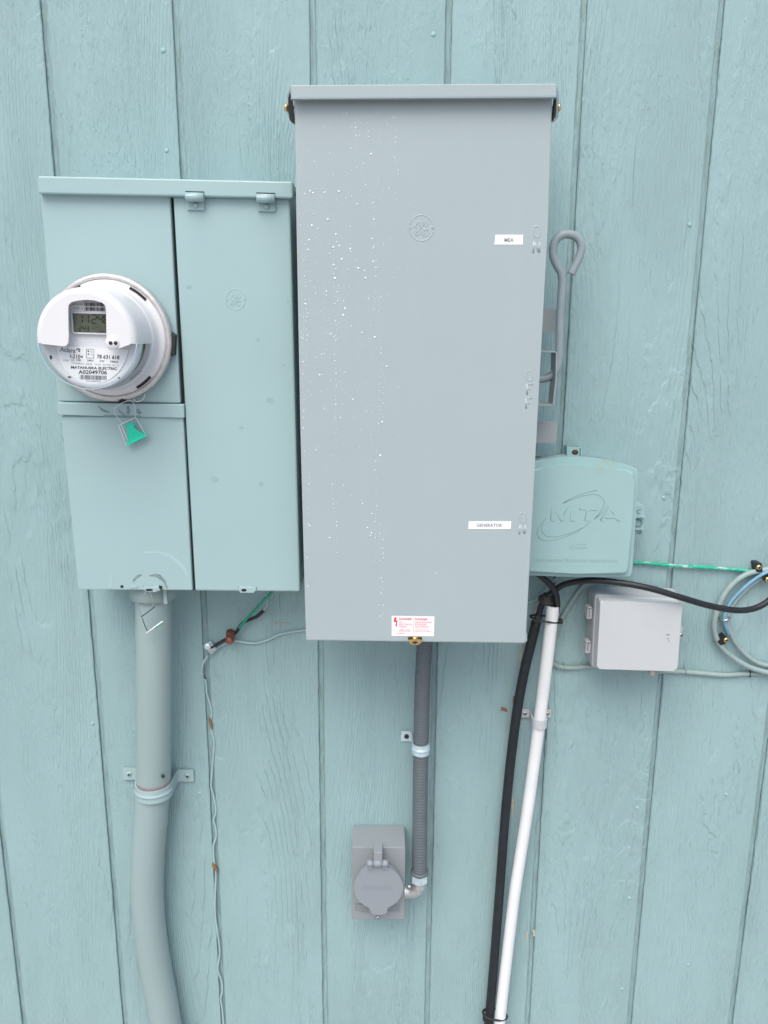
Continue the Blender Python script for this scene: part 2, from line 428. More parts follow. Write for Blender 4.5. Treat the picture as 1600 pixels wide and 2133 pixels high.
blotch([(1045, 1473), (1052, 1474), (1057, 1479), (1056, 1483), (1048, 1481), (1043, 1479)], m='rust')
blotch([(1057, 1479), (1064, 1480), (1066, 1485), (1060, 1485)])
blotch([(1069, 1450), (1074, 1450), (1073, 1464), (1068, 1464)], m='rust')
blotch([(1066, 1665), (1071, 1666), (1072, 1690), (1067, 1698), (1065, 1680)])
blotch([(1097, 1941), (1100, 1940), (1099, 1958), (1096, 1960)])
blotch([(1110, 1936), (1114, 1937), (1115, 1950), (1111, 1951)])
blotch([(1115, 1257), (1119, 1257), (1117, 1290), (1113, 1292)])
blotch([(1084, 1345), (1088, 1345), (1084, 1395), (1081, 1394)])
blotch([(1116, 950), (1128, 951), (1134, 955), (1128, 958), (1113, 960)], m='rust')

# ------------------------------------------------------------------ meter cabinet (left)
CD = .120
cab = thing('meter_cabinet', P(350, 1231, .06), 'wide teal painted metal meter cabinet with hinged door, left of the tall grey one', 'cabinet')
b = MB(); b.prism([(83, 376), (604, 384), (625, 1229), (165, 1226)], CD-.014, .001, .003); b.build('body', M['cab'], cab)
b = MB(); b.prism([(78, 366), (610, 378), (610, 413), (79, 403)], CD+.012, CD-.008, .0022)
b.prism([(80, 368), (609, 380), (609, 392), (80, 380)], CD-.008, .001, .0)
b.build('cap', M['cab'], cab)
b = MB(); b.prism([(84, 402), (354, 407), (376, 840), (120, 836)], CD, CD-.012, .002); b.build('upper_cover', M['cab'], cab)
b = MB(); b.prism([(127, 866), (382, 869), (401, 1230), (163, 1229)], CD, CD-.012, .002)
low = b.build('lower_cover', M['cab'], cab)
b = MB(); b.prism([(120, 838), (383, 842), (384, 871), (121, 865)], CD+.0045, CD-.004, .0015); band = b.build('cover_band', M['cab'], cab)
b = MB(); b.prism([(360.5, 409), (604, 412), (625, 1233), (407, 1231)], CD+.001, CD-.012, .0028); door = b.build('door', M['cab'], cab)
for hx in (406, 554):
    dy = (hx-406)*.019
    b = MB(); b.prism([(hx-18, 402+dy), (hx+19, 403+dy), (hx+20, 438+dy), (hx-16, 437+dy)], CD+.0045, CD+.001, .0004)
    h = b.build('hinge', M['cab'], cab)
    b = MB(); b.tube([P(hx-19, 410+dy, CD+.012), P(hx+19, 411+dy, CD+.012)], .0062, 16); b.build('barrel', M['cab'], h)
    b = MB(); c = P(hx+2, 428+dy, CD+.0045); b.cyl(c, (0, -1, 0), [(.0040, 0), (.0040, .0012), (.0025, .0024), (.0001, .0026)], 14); b.build('rivet', M['cab'], h)
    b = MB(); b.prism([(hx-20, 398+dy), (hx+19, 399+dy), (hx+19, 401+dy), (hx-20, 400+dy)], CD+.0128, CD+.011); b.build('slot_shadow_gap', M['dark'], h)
    b = MB(); b.prism([(hx-19, 404+dy), (hx-7, 404.5+dy), (hx-5, 409+dy), (hx-19, 408+dy)], CD+.0184, CD+.0176); b.build('worn_spot', M['bright'], h)
b = MB(); b.prism([(497, 1223), (534, 1224), (534, 1229), (528, 1235), (501, 1235), (498, 1231)], CD+.004, CD+.0005, .0004); lt = b.build('door_latch', M['cab'], door)
b = MB(); b.prism(circ(508, 1229.5, 5.5, 3, 16)[:-1], CD+.0044, CD+.0041); b.build('latch_hole', M['dark'], lt)
b = MB(); b.prism([(496, 1222), (535, 1223), (535, 1225), (496, 1224)], CD+.0016, CD+.0008); b.build('latch_slot', M['dark'], door)
# monogram embossed on the cabinet door
def monogram(cx, cy, r, d, m, parent, thick=.0007):
    s = MB(); L = [circ(cx, cy, r, r*1.08, 40, 12, 96), circ(cx, cy, r, r*1.08, 40, 104, 190), circ(cx, cy, r, r*1.08, 40, 196, 278), circ(cx, cy, r, r*1.08, 40, 284, 366)]
    k = r/25.
    L.append([(cx+a*k, cy+b_*k) for a, b_ in [(-15, -8), (-14, -4), (-10, 0), (-5, 2), (1, 1), (3, -3), (0, -6)]])
    L.append(circ(cx-6*k, cy-8*k, 3.8*k, 5*k, 14, -200, 60))
    L.append(circ(cx+8*k, cy-9*k, 3.6*k, 5*k, 14, -220, 100))
    L.append([(cx+a*k, cy+b_*k) for a, b_ in [(-3, 1), (-6, 4), (-10, 9), (-12, 13), (-10, 16), (-6, 14), (-2, 8), (2, 2), (8, -2)]])
    L.append(circ(cx+8*k, cy+9*k, 6.6*k, 7*k, 18, 20, 330))
    L.append(circ(cx+8*k, cy+8*k, 2.6*k, 3.5*k, 10, 60, 300))
    L.append([(cx+a*k, cy+b_*k) for a, b_ in [(-24, 2), (-20, -2)]]); L.append([(cx+a*k, cy+b_*k) for a, b_ in [(20, -4), (24, 1)]])
    strokes(s, L, d, thick*1.2, .42); return s.build('embossed_monogram', m, parent)
monogram(491, 624, 20, CD+.001, M['cab'], door)
# lower cover latch, knockout and scuffs
b = MB(); b.prism(circ(254, 1222, 3.4, 3.2, 14)[:-1], CD+.0003, CD-.001); b.build('hole', M['dark'], low)
b = MB(); b.prism([(270, 1220), (286, 1220), (286, 1226), (271, 1226)], CD+.0012, CD, .0004); b.build('raised_slot', M['cab'], low)
b = MB(); b.prism([(299, 1222), (336, 1222), (335, 1230), (326, 1233), (305, 1234), (299, 1228)], CD+.004, CD, .0005); lt = b.build('latch', M['cabd'], low)
b = MB(); b.prism(circ(311, 1229, 8, 2.4, 14)[:-1], CD+.0044, CD+.0041); b.build('latch_hole', M['dark'], lt)
b = MB(); b.prism([(299, 1220.5), (320, 1220.5), (320, 1222), (299, 1222)], CD+.0006, CD); b.prism([(330, 1220), (337, 1221), (337, 1228), (333, 1228)], CD+.0046, CD+.003); b.build('latch_gap', M['dark'], low)
blotch([(310, 1199), (322, 1195), (334, 1197), (345, 1210), (350, 1226), (347, 1226), (340, 1212), (328, 1203)], CD+.0003, 'wornmark', 'scuff', low)
blotch([(276, 1208), (285, 1199), (292, 1196), (296, 1198), (284, 1206), (277, 1213)], CD+.0003, 'wornmark', 'scuff', low)
for pp in ([(203, 845), (216, 853), (230, 858), (226, 861), (212, 856)], [(246, 850), (252, 858), (262, 864), (256, 864), (248, 858)], [(264, 847), (268, 846), (272, 856), (268, 866), (264, 862)],
           [(284, 852), (288, 851), (295, 860), (291, 864), (285, 860)], [(218, 864), (250, 865), (294, 866), (294, 867.5), (250, 867), (218, 866)]):
    blotch(pp, CD+.0049, 'wornmark', 'scuff', band)

b = MB(); b.prism([(355, 409), (359, 409), (405, 1229), (402.5, 1229)], CD-.0085, CD-.0135); b.build('panel_gap_shade', M['dark'], cab)  # dark strip laid in the channel in place of its shade
M['smudge'] = mat('faint_paint_smudge', (.285, .43, .465), .55, var=.05, vscale=90)
M['paintrun'] = mat('pale_paint_run', (.38, .53, .555), .35, var=.03, vscale=90)
for sx_, sy_, sr_ in ((392, 597, 6), (537, 707, 5), (563, 833, 9), (447, 998, 8), (543, 1008, 6), (503, 890, 5), (600, 628, 3), (590, 760, 3)):
    blotch([(sx_+sr_*math.cos(a)*random.uniform(.7, 1.2), sy_+sr_*.7*math.sin(a)*random.uniform(.7, 1.2)) for a in (0, .9, 1.8, 2.7, 3.6, 4.5, 5.4)], CD+.0014, 'smudge', 'paint_smudge', door)
blotch([(233, 1190), (235, 1190), (233, 1205), (232, 1225), (227, 1226), (230, 1206)], CD+.0003, 'paintrun', 'paint_run', low)
blotch([(300, 1150), (330, 1148), (360, 1158), (385, 1180), (393, 1200), (390, 1200), (380, 1184), (356, 1162), (328, 1152), (300, 1153)], CD+.0003, 'paintrun', 'paint_run', low)

# ------------------------------------------------------------------ electricity meter
mc = P(226, 705, .137); MX, MZ = mc.x, mc.z
def mp(r, a, d): return Vector((MX+r*math.cos(R(a)), -d, MZ+r*math.sin(R(a))))
DF = .2285
met = thing('electricity_meter', (MX, -CD, MZ), 'round white electricity meter with a digital display and clear lower cover, on the teal cabinet', 'meter')
b = MB(); b.cyl((MX, -.119, MZ), (0, -1, 0), [(.087, 0), (.0885, .004), (.0915, .006), (.0915, .016), (.0905, .0185), (.088, .0195), (.0845, .0195), (.0838, .0185), (.0838, .010)], 96, cap=False)
rg = b.build('locking_ring', M['ring'], met)
b = MB(); b.prism3([mp(.0918, 6, .132), mp(.0918, -16, .132), mp(.0965, -14, .132), mp(.0965, 3, .132)], (0, .012, 0), .001); b.build('ring_latch', M['rubber'], rg)
b = MB(); b.prism3([mp(.0915, -77, .1386), mp(.0885, -81, .139), mp(.0915, -85, .1386), mp(.0945, -81, .1386)], (0, .01, 0), .0005); b.build('ring_notch', M['dark'], rg)
b = MB(); b.tube(smooth([mp(.092, -72, .130), mp(.098, -70, .131), mp(.0985, -64, .131), mp(.093, -60, .131)], 6), .0013, 8); b.build('seal_eye', M['steel'], rg)
b = MB(); b.cyl((MX, -.128, MZ), (0, -1, 0), [(.0836, 0), (.0836, .0085), (.0815, .0105), (.0775, .0115), (.0745, .0150), (.0725, .024), (.0715, .036), (.0700, .0365), (.062, .0365)], 96, cap=False)
b.build('base', M['white'], met)
for a0, a1 in ((43, 63), (-62, -43), (115, 128)):
    b = MB(); n = 14; o1 = [mp(.0822, a0+(a1-a0)*k/n, .1398) for k in range(n+1)]; o2 = [mp(.0785, a0+(a1-a0)*k/n, .1403) for k in range(n, -1, -1)]
    b.prism3(o1+o2, (0, .0008, 0)); b.build('vent_slot', M['black'], met)
b = MB(); b.cyl((MX, -.155, MZ), (0, -1, 0), [(.067, .0085), (.0605, .0088), (.0600, .045)], 64, cap=False); b.build('inner_housing', M['tealin'], met)
prof = [(.0712, .1645), (.0700, .190), (.0690, .214), (.0680, .222), (.0650, .2270), (.0600, DF)]
spl = -5.0                                           # split between shroud and clear cover, degrees
b = MB(); b.cyl((MX, 0, MZ), (0, -1, 0), prof, 64, R(spl), R(180-spl), cap=False)
# front of the shroud: a horseshoe round the window, open at the bottom
def fpx(x, y, d=DF): return P(x, y, d)
zs = MZ + .068*math.sin(R(spl))
arc = [Vector((MX+.0602*math.cos(R(a)), -DF, MZ+.0602*math.sin(R(a)))) for a in [(-6+192*k/48) for k in range(49)]]
win = [fpx(*q) for q in [(133, 721.5), (139, 719), (142, 713), (143, 700), (142, 645), (143, 635), (149, 629), (162, 626), (180, 624.5), (198, 626), (212, 630), (219, 636), (221, 645), (222, 700), (222, 712), (226, 720), (233, 725), (244, 727)]]
# arc runs from the right split point over the top to the left split point
b.prism3(arc+win, (0, .0035, 0), 0)
shr = b.build('shroud', M['white'], met)
b = MB(); b.cyl(fpx(236, 714, DF-.004), (0, -1, 0), [(.0095, 0), (.0095, .0048), (.0088, .0058), (.0001, .006)], 28); bump = b.build('sensor_boss', M['white'], met)
for ex in (230.5, 241):
    b = MB(); b.cyl(fpx(ex, 714.5, DF+.0022), (0, -1, 0), [(.0026, -.001), (.0026, .0002), (.0001, .0002)], 16); b.build('sensor_eye', M['eye'], bump)
b = MB(); b.cyl((MX, 0, MZ), (0, -1, 0), [(.0708, .166), (.0697, .190), (.0687, .214), (.0677, .222), (.0650, .2262), (.0600, DF-.0008), (.0001, DF-.0007)], 64, R(180-spl), R(360+spl), cap=False)
cc = b.build('clear_cover', M['glass'], met)
b = MB(); b.tube([mp(.0672, 180+5+k*4.25, .2232) for k in range(41)], .0008, 8); b.tube([mp(.0705, 180+5+k*4.25, .172) for k in range(41)], .0007, 8); b.build('rim_reflection', mat('rim_reflection_tint', (.42, .56, .68), .15), cc)  # opaque blue tubes painted as reflections along the cover's edge
b = MB(); b.cyl((MX, 0, MZ), (0, -1, 0), [(.0675, .196), (.0675, .2075), (.0650, .2095), (.0620, .2100)], 64, cap=False)
b.cyl((MX, 0, MZ), (0, -1, 0), [(.0620, .2100), (.0560, .2090), (.0001, .2090)], 64, cap=False)
fp = b.build('faceplate', M['whitei'], met)
FD = .2100
b = MB(); lab = circ(193, 716, 75, 84, 40, 8, 172); b.prism([(119, 720), (267, 728)]+lab, FD+.0003, FD-.0006); lb = b.build('data_label', M['offw'], fp)
TD = FD+.0007
def T(s, p0, p1, h, m='ink', bold=.012, d=TD, parent=None, name='lettering'):
    q = MB(); text(q, s, p0, p1, h, d, bold); return q.build(name, M[m], parent or lb)
T('Aclara', (124.5, 732), (157, 735), 9, 'gink', .015)
b = MB(); b.prism(circ(163, 729, 4.5, 4, 10, 180, 350)+circ(163, 731, 3, 3, 8, 350, 180), TD, TD-.0003); b.prism(circ(165, 731, 2.2, 2.4, 10)[:-1], TD, TD-.0003); b.build('emblem', M['gink'], lb)
T('I-210+', (146, 745.5), (173, 747.5), 8, 'ink', .015)
T('78 631 618', (202, 746), (248.5, 748.5), 7.5, 'ink', .012)
T('CL 200', (148, 751.5), (168.5, 752.5), 4.2, 'gink', .01)
T('240V', (181.5, 752.5), (195, 753.5), 4.2, 'gink', .01); T('3W', (208, 754), (217.5, 754.5), 4.2, 'gink', .01); T('FM2S', (230, 755), (246.5, 756), 4.2, 'gink', .01)
T('727X230117', (148.5, 757.5), (174.5, 759.5), 3.4, 'gink', .0); T('60HZ   TA 30   Kh 10.0   Kt 1.0', (180, 759.5), (247, 762.5), 3.0, 'gink', .0)
T('0318', (131.5, 752), (142.5, 752.5), 3.6, 'gink', .0)
T('MATANUSKA ELECTRIC', (148, 767.5), (244, 770.5), 5.2, 'ink', .02)
T('A02049706', (163.5, 778.5), (222.5, 779.8), 7.8, 'ink', .014)
T('KN A02049706', (180, 795), (210, 796), 3, 'gink', 0)
b = MB(); strokes(b, [[(180, 727), (195.5, 727.5), (195.5, 746), (180, 745.5), (180, 727)]], TD, .00022); b.prism(circ(184, 731.5, 1.6, 1.6, 8)[:-1], TD, TD-.0003); b.prism(circ(184, 737.5, 1.6, 1.6, 8)[:-1], TD, TD-.0003); b.build('symbol_box', M['ink'], lb)
T('O', (188, 734), (192, 734), 3.4, 'gink', 0); T('V2', (188, 740), (193, 740.5), 3.4, 'gink', 0)
def barcode(x0, y0, x1, y1, sk, parent, d=TD, m='ink'):
    b = MB(); x = x0; rr = random.Random(3)
    while x < x1:
        wd = rr.choice((.8, 1.3, 2.0)); k = (x-x0)*sk
        b.prism([(x, y0+k), (x+wd, y0+k), (x+wd, y1+k), (x, y1+k)], d, d-.0002); x += wd+rr.choice((.7, 1.0, 1.5))
    return b.build('barcode', M[m], parent)
barcode(166.5, 781, 221, 790, .03, lb, m='gink')
for q in ([(103, 741), (107, 740), (109, 747), (105, 749)], [(141, 784), (148, 784), (148, 786.5), (142, 787)], [(245, 786), (248, 785.5), (252, 790), (249, 791)]):
    b = MB(); b.prism(q, TD, TD-.0004); b.build('moulding_hole', M['eye'], fp)
# display behind the window
b = MB(); b.prism([(143, 622), (225, 622), (225, 660), (143, 660)], FD+.0004, FD-.0006); tl = b.build('upper_label', M['offw'], fp)
T('280214769', (150.5, 635), (172.5, 636), 3.6, 'gink', 0, FD+.0008, tl); T('Y72454-10', (152, 643.5), (173, 644.5), 3.6, 'gink', 0, FD+.0008, tl)
barcode(176, 630, 217, 637.5, .03, tl, FD+.0008); barcode(176.5, 639.5, 217, 647, .03, tl, FD+.0008)
T('CONTROL', (174, 628.5), (200, 629), 3, 'gink', 0, FD+.0008, tl)
b = MB(); b.prism(rquad([(147.5, 649.5), (228, 651), (228, 697), (151, 695)], 3), FD+.0035, FD-.0006, .0008); bz = b.build('display_bezel', M['white'], fp)
b = MB(); b.prism([(151, 652.5), (227, 654), (227, 694), (153.5, 691.5)], FD+.0039, FD+.002); dp = b.build('display', M['lcd'], bz)
SEG = {'1': 'bc', '2': 'abged', '4': 'fgbc', '6': 'afgecd', '3': 'abgcd', '-': 'g'}
def seg7(mb, ch, x, y, w_, h, d, th):
    t = th; pt = {'a': [(0, 0), (1, 0)], 'b': [(1, 0), (1, .5)], 'c': [(1, .5), (1, 1)], 'd': [(0, 1), (1, 1)], 'e': [(0, .5), (0, 1)], 'f': [(0, 0), (0, .5)], 'g': [(0, .5), (1, .5)]}
    for s_ in SEG[ch]:
        (a, b_), (c, e) = pt[s_]; A = Vector((x+a*w_, y+b_*h)); B = Vector((x+c*w_, y+e*h)); dr = (B-A).normalized(); A += dr*t*.45; B -= dr*t*.45; nn = Vector((-dr.y, dr.x))*t/2
        mb.prism([tuple(A+nn), tuple(B+nn), tuple(B-nn), tuple(A-nn)], d, d-.0002)
b = MB(); dd = FD+.0042
for ch, x in (('1', 162), ('1', 175), ('2', 191.5), ('4', 204.5), ('6', 217)): seg7(b, ch, x, 655.5+(x-162)*.02, 9.5, 17.5, dd, 2.3)
for ch, x in (('2', 164.5), ('4', 172.5), ('3', 180)): seg7(b, ch, x, 679.5+(x-162)*.02, 5, 9.5, dd, 1.4)
for x in (191.5, 198, 204.5, 217): b.prism([(x, 680.5), (x+4, 680.5), (x+4, 681.6), (x, 681.6)], dd, dd-.0002)
b.prism([(191, 684.5), (199, 684.5), (199, 685.3), (191, 685.3)], dd, dd-.0002); b.prism([(206, 689), (218, 689.2), (218, 690), (206, 689.8)], dd, dd-.0002)
b.build('digits', M['seg'], dp)

# seals
se = thing('meter_seal', P(278, 905, .13), 'clear and bright green utility seal on a wire loop under the meter', 'seal')
b = MB(); b.tube(path([(257, 884), (243, 868), (238, 856), (243, 847), (258, 838), (270, 834), (277, 838), (281, 848), (282, 862), (283, 872)], .1465), .0006, 8); b.build('wire', M['steel'], se)
b = MB(); b.prism([(247, 886), (283, 869), (305, 908), (264, 928)], .132, .128, .0008); b.build('case', M['glass'], se)
b = MB(); b.prism([(263, 886), (269, 879), (273, 883), (279, 880), (281, 886), (277, 889), (286, 896), (303, 907), (266, 924), (266, 908), (265, 893), (260, 889)], .1305, .129); b.build('insert', M['sealg'], se)
b = MB(); strokes(b, [[(247, 886), (283, 869), (305, 908)], [(247, 886), (264, 928)], [(252, 884), (268, 920)]], .1322, .0005, 1); b.build('case_edge', M['offw'], se)
b = MB(); b.prism([(262, 924), (305, 905), (307, 908), (265, 929)], .1335, .127, .0006); b.build('foot', M['sealg'], se)
s2 = thing('latch_seal', P(320, 1292, .11), 'clear diamond-shaped utility seal with faded green edge hanging below the left cover', 'seal')
b = MB(); b.tube(path([(295, 1284), (287, 1258), (290, 1250), (303, 1234), (310, 1232), (314, 1236), (318, 1250), (319, 1263)], .122), .0006, 8); b.tube(path([(303, 1234), (304, 1248), (304, 1262)], .122), .0004, 6)
b.build('wire', M['steel'], s2)
b = MB(); b.prism([(295, 1284), (322, 1264), (338, 1294), (309, 1316)], .118, .1155, .0005); b.build('case', M['glass'], s2)
b = MB(); b.tube([P(294, 1285, .1185), P(304, 1278, .1185), P(322, 1264, .1185)], .0008, 8); b.tube([P(296, 1287, .1185), P(301, 1301, .1185), P(307, 1314, .1185)], .0007, 8); b.build('case_edge', M['rubber'], s2)
b = MB(); b.tube([P(305, 1319, .1185), P(320, 1308, .1185), P(339, 1294, .1185)], .0011, 8); b.build('foot', M['offw'], s2)
b = MB(); b.tube([P(322, 1309, .1185), P(337, 1298, .1185)], .0009, 8); b.build('green_edge', M['greenw'], s2)

# ------------------------------------------------------------------ tall grey transfer switch
BD = .190
big = thing('transfer_switch', P(866, 1338, .1), 'tall light grey metal switch cabinet in the middle, wet with rain drops', 'switch cabinet')
b = MB(); b.box((-.1165, -.001, 1.288), (.2150, -BD+.02, 2.052), .003); b.build('body', M['grey'], big)
b = MB(); b.prism([(612, 196), (1152, 196), (1141, 473), (1115, 954), (1096, 1336.5), (1092, 1341), (637, 1335), (626, 900)], BD, BD-.034, .0028, 3); lid = b.build('cover', M['grey'], big)
b = MB(); b.prism([(1092, 1310), (1097.5, 1318), (1098.5, 1334), (1094, 1340)], BD-.001, BD-.03, .0005); b.build('bent_corner', M['plate'], lid)
CP = BD+.012
b = MB(); b.prism([(605, 177), (1160, 174), (1159.5, 201), (606, 205)], CP, CP-.0025, .001)
b.prism([(605, 204), (1159.5, 200.5), (1159.5, 203), (605.5, 206.5)], CP+.003, CP-.0025, .001)
zt = P(800, 177, CP).z
b.box((P(605, 190, CP).x, -CP+.0025, zt-.003), (P(1160, 190, CP).x, -.001, zt))
b.build('rain_cap', M['grey'], big)
for sx, fpts in ((-1, [(605, 180, CP-.003), (598, 200, .165), (597, 230, .165), (600, 248, .168), (612, 258, .178)]), (1, [(1160, 180, CP-.003), (1165, 200, .165), (1165, 225, .165), (1163, 245, .168), (1153, 255, .178)])):
    b = MB(); a = [P(*q) for q in fpts]; inx = P(613 if sx < 0 else 1151, 220, BD-.004).x
    # flared side flap: outer sheet, then a black sheet painting the shade between the plates
    b.prism3([a[0], a[1], a[2], a[3], a[4]], (-sx*.0012, .001, 0)); fl = b.build('cap_flap', M['grey'], big)
    b = MB(); b.prism([(606.5, 183), (600.5, 204), (600, 230), (603, 248), (613, 256.5)] if sx < 0 else [(1158.5, 183), (1159.5, 204), (1159, 228), (1157.5, 243), (1151, 252)], .1915, .18); b.build('flap_gap_shade', M['black'], fl)
    c = P(597 if sx < 0 else 1163, 224, .168); b = MB(); b.tube([c+Vector((-sx*.012, 0, 0)), c], .0014, 8); b.build('bolt_shank', M['copper'], fl)
    b = MB(); b.cyl(c, (sx, -.1, .15), [(.0035, -.001), (.0050, 0), (.0050, .0018), (.0034, .0030), (.0001, .0032)], 14); b.build('bolt_head', M['brass'], fl)
monogram(878, 475, 25, BD-.0001, M['grey'], lid, .0009)
def embO(x0, y0, x1, y1): return rrect(x0, y0, x1, y1, (x1-x0)*.48)+[rrect(x0, y0, x1, y1, (x1-x0)*.48)[0]]
b = MB(); strokes(b, [embO(1112, 471, 1125, 494), [(1111, 527), (1112, 503), (1123, 526), (1125, 503)]], BD-.0001, .0014, .34); b.build('embossed_on', M['grey'], lid)
b = MB(); strokes(b, [embO(1097, 772, 1109, 793), [(1098, 822), (1098, 800), (1110, 801)], [(1098, 810), (1105, 811)], [(1096, 851), (1096, 829), (1108, 830)], [(1096, 839), (1103, 840)]], BD-.0001, .0014, .34); b.build('embossed_off', M['grey'], lid)
b = MB(); strokes(b, [embO(1084, 1068, 1096, 1088), [(1082, 1113), (1083, 1094), (1093, 1112), (1095, 1094)]], BD-.0001, .0014, .34); b.build('embossed_on', M['grey'], lid)
b = MB(); b.prism([(1032, 489), (1090, 489), (1089, 509.5), (1030, 509.5)], BD+.0004, BD-.0004); s = tag(b.build('label_strip', M['paper'], lid), 'white label strip reading MEA near the top')
T('MEA', (1051, 503.5), (1070, 503.5), 7.5, 'gink', .012, BD+.0007, s)
b = MB(); b.prism([(976.5, 1086), (1065, 1086), (1064, 1102), (975.5, 1102)], BD+.0004, BD-.0004); s = tag(b.build('label_strip', M['paper'], lid), 'white label strip reading GENERATOR low down')
T('GENERATOR', (993, 1097), (1046, 1097.3), 6.3, 'gink', .012, BD+.0007, s)
b = MB(); b.prism([(816, 1283), (905, 1284.5), (904, 1325.5), (816, 1324.5)], BD+.0004, BD-.0004); s = b.build('danger_label', M['paper'], lid)
DD = BD+.0007
T('DANGER', (831, 1291.3), (858, 1291.8), 4.6, 'red', .02, DD, s); T('DANGER', (865, 1292), (891, 1292.4), 4.6, 'red', .02, DD, s)
T('OF', (831.5, 1297.3), (837, 1297.4), 3, 'red', .0, DD, s); T('ELECTRICAL', (831.5, 1302), (859.5, 1302.2), 3.3, 'red', .0, DD, s); T('INJURY', (831.5, 1306.8), (848, 1307), 3.3, 'red', 0, DD, s)
T('DE BLESSURES', (865, 1297.8), (900, 1298.2), 3.3, 'red', 0, DD, s); T("D'ORIGINE", (865, 1302.4), (888, 1302.6), 3.3, 'red', 0, DD, s); T('ELECTRIQUE', (865, 1307.2), (893, 1307.5), 3.3, 'red', 0, DD, s)
T('INSTRUCTIONS', (832, 1312.8), (855, 1313), 2.1, 'red', 0, DD, s); T('INSIDE COVER', (832, 1315.8), (855, 1316), 2.1, 'red', 0, DD, s)
T('INSTRUCTIONS AU', (865, 1313), (894, 1313.2), 2.1, 'red', 0, DD, s); T('DOS DU COUVERCLE', (865, 1316.5), (900, 1316.8), 2.1, 'red', 0, DD, s); T('NP268857-B', (826, 1320.3), (844, 1320.5), 2.1, 'red', 0, DD, s)
b = MB(); b.prism([(821.5, 1286), (826.5, 1286), (824.5, 1292), (828.5, 1292), (826.5, 1301), (828, 1301), (825, 1306.5), (823.3, 1301), (824.8, 1301), (825, 1295.5), (820, 1295.5)], DD, DD-.0003); b.build('lightning_sign', M['red'], s)
b = MB(); strokes(b, [[(862.2, 1286), (862, 1318)]], DD, .00022); b.build('divider_line', M['red'], s)
b = MB(); b.prism(rquad([(851, 1328), (879, 1328), (877, 1343), (853, 1343)], 6), BD+.006, BD+.002, .0012); lt = b.build('brass_latch', M['brass'], lid)
b = MB(); b.prism(circ(864.5, 1339, 6.5, 2.2, 14)[:-1], BD+.0064, BD+.006); b.build('latch_eye', M['eye'], lt)
b = MB(); b.cyl(P(864, 1331, BD+.006), (0, -1, 0), [(.0036, 0), (.0036, .001), (.0022, .0024), (.0001, .0026)], 14); b.build('latch_rivet', M['brass'], lt)
b = MB(); b.prism([(850, 1327), (860, 1327), (860, 1331), (850, 1333)], BD+.0068, BD+.006); b.prism([(869, 1327), (879, 1327), (879, 1333), (870, 1331)], BD+.0068, BD+.006); b.build('latch_recess', mat('dark_brass', (.09, .06, .02), .4, .6), lt)
# side fittings
b = MB(); b.prism(rquad([(1100, 643), (1163, 643), (1159, 691), (1100, 691)], 2), .050, .047, .0005); b.build('stop_plate', M['plate'], big)
b = MB(); b.prism(rquad([(1090, 878), (1161.5, 878), (1158.5, 922.5), (1086, 922.5)], 3), .060, .057, .0005); b.build('stop_plate', M['plate'], big)
def strip(pts, w_, th=.0018):
    """bent sheet-metal strap: centre line points, width along y"""
    mb = MB(); n = len(pts)
    o = []
    for i, p in enumerate(pts):
        t = (pts[min(i+1, n-1)]-pts[max(i-1, 0)]).normalized(); nn = Vector((t.z, 0, -t.x)); o.append(nn)
    a = [p+nn*th/2 for p, nn in zip(pts, o)]; c = [p-nn*th/2 for p, nn in zip(pts, o)]
    mb.prism3([q for q in a]+list(reversed(c)), (0, w_, 0)); return mb
gp = [P(x, y, .112) for x, y in [(1100, 731), (1157, 733), (1159.5, 735), (1158.5, 790), (1153, 842), (1150, 844), (1090, 843)]]
strip(gp, .036).build('lock_bracket', M['plate'], big)
for yy in (758, 820):
    b = MB(); c = P(1154-(yy-758)*.06, yy, .094); b.prism3([c+Vector((0, a, z)) for a, z in ((-.004, -.011), (.003, -.011), (.003, .011), (-.004, .011))], (.0012, 0, 0)); b.build('bracket_slot', M['paper'], big)
hp = [(1090, 788, .085), (1128, 789, .085), (1145, 785, .085), (1158, 772, .085), (1163, 755, .085), (1165, 730, .085), (1166, 690), (1168, 640), (1171, 600), (1171.5, 583), (1168, 566), (1160, 552), (1153, 534), (1152.5, 516), (1158, 500), (1170, 490), (1184, 488), (1198, 492), (1208, 502), (1211, 516), (1208, 532), (1202, 546), (1195, 560), (1190, 571)]
b = MB(); b.tube(path(hp, .085, 10), .0062, 18); b.build('handle', M['greyd'], big)

# rain drops
wd = MB(); rd = random.Random(11)
def drop(x, y, r):
    p = P(x, y, BD); wd.ico(p, (r, r*.55, r*1.12), 1)
bigd = [(741, 266, 4), (773, 321, 4.6), (646, 398, 4), (652, 402, 3.8), (676, 401, 4), (706, 399, 4.6), (650, 470, 5), (683, 457, 5), (700, 488, 4), (694, 515, 4.5), (707, 512, 4.4), (730, 519, 5), (712, 540, 5), (695, 552, 4.8), (747, 559, 4.8), (698, 580, 5.2), (761, 579, 4.2), (719, 643, 4.5), (715, 657, 5), (781, 703, 5), (806, 763, 4), (666, 781, 4.6), (796, 879, 4.6), (792, 949, 5), (755, 1050, 3.6), (774, 1110, 4), (765, 1099, 3.8), (687, 1120, 4), (680, 607, 4), (777, 545, 4), (760, 564, 3.6), (636, 633, 4), (644, 500, 4), (642, 520, 3.6), (772, 1115, 3), (775, 1070, 3.6), (645, 1095, 3.6), (768, 622, 3.4), (754, 693, 3.6), (775, 497, 3.6), (779, 458, 3.4), (744, 425, 3.2), (641, 1221, 3), (735, 832, 3.6), (689, 696, 3.4)]
for x, y, r in bigd: drop(x, y, r*.00033)
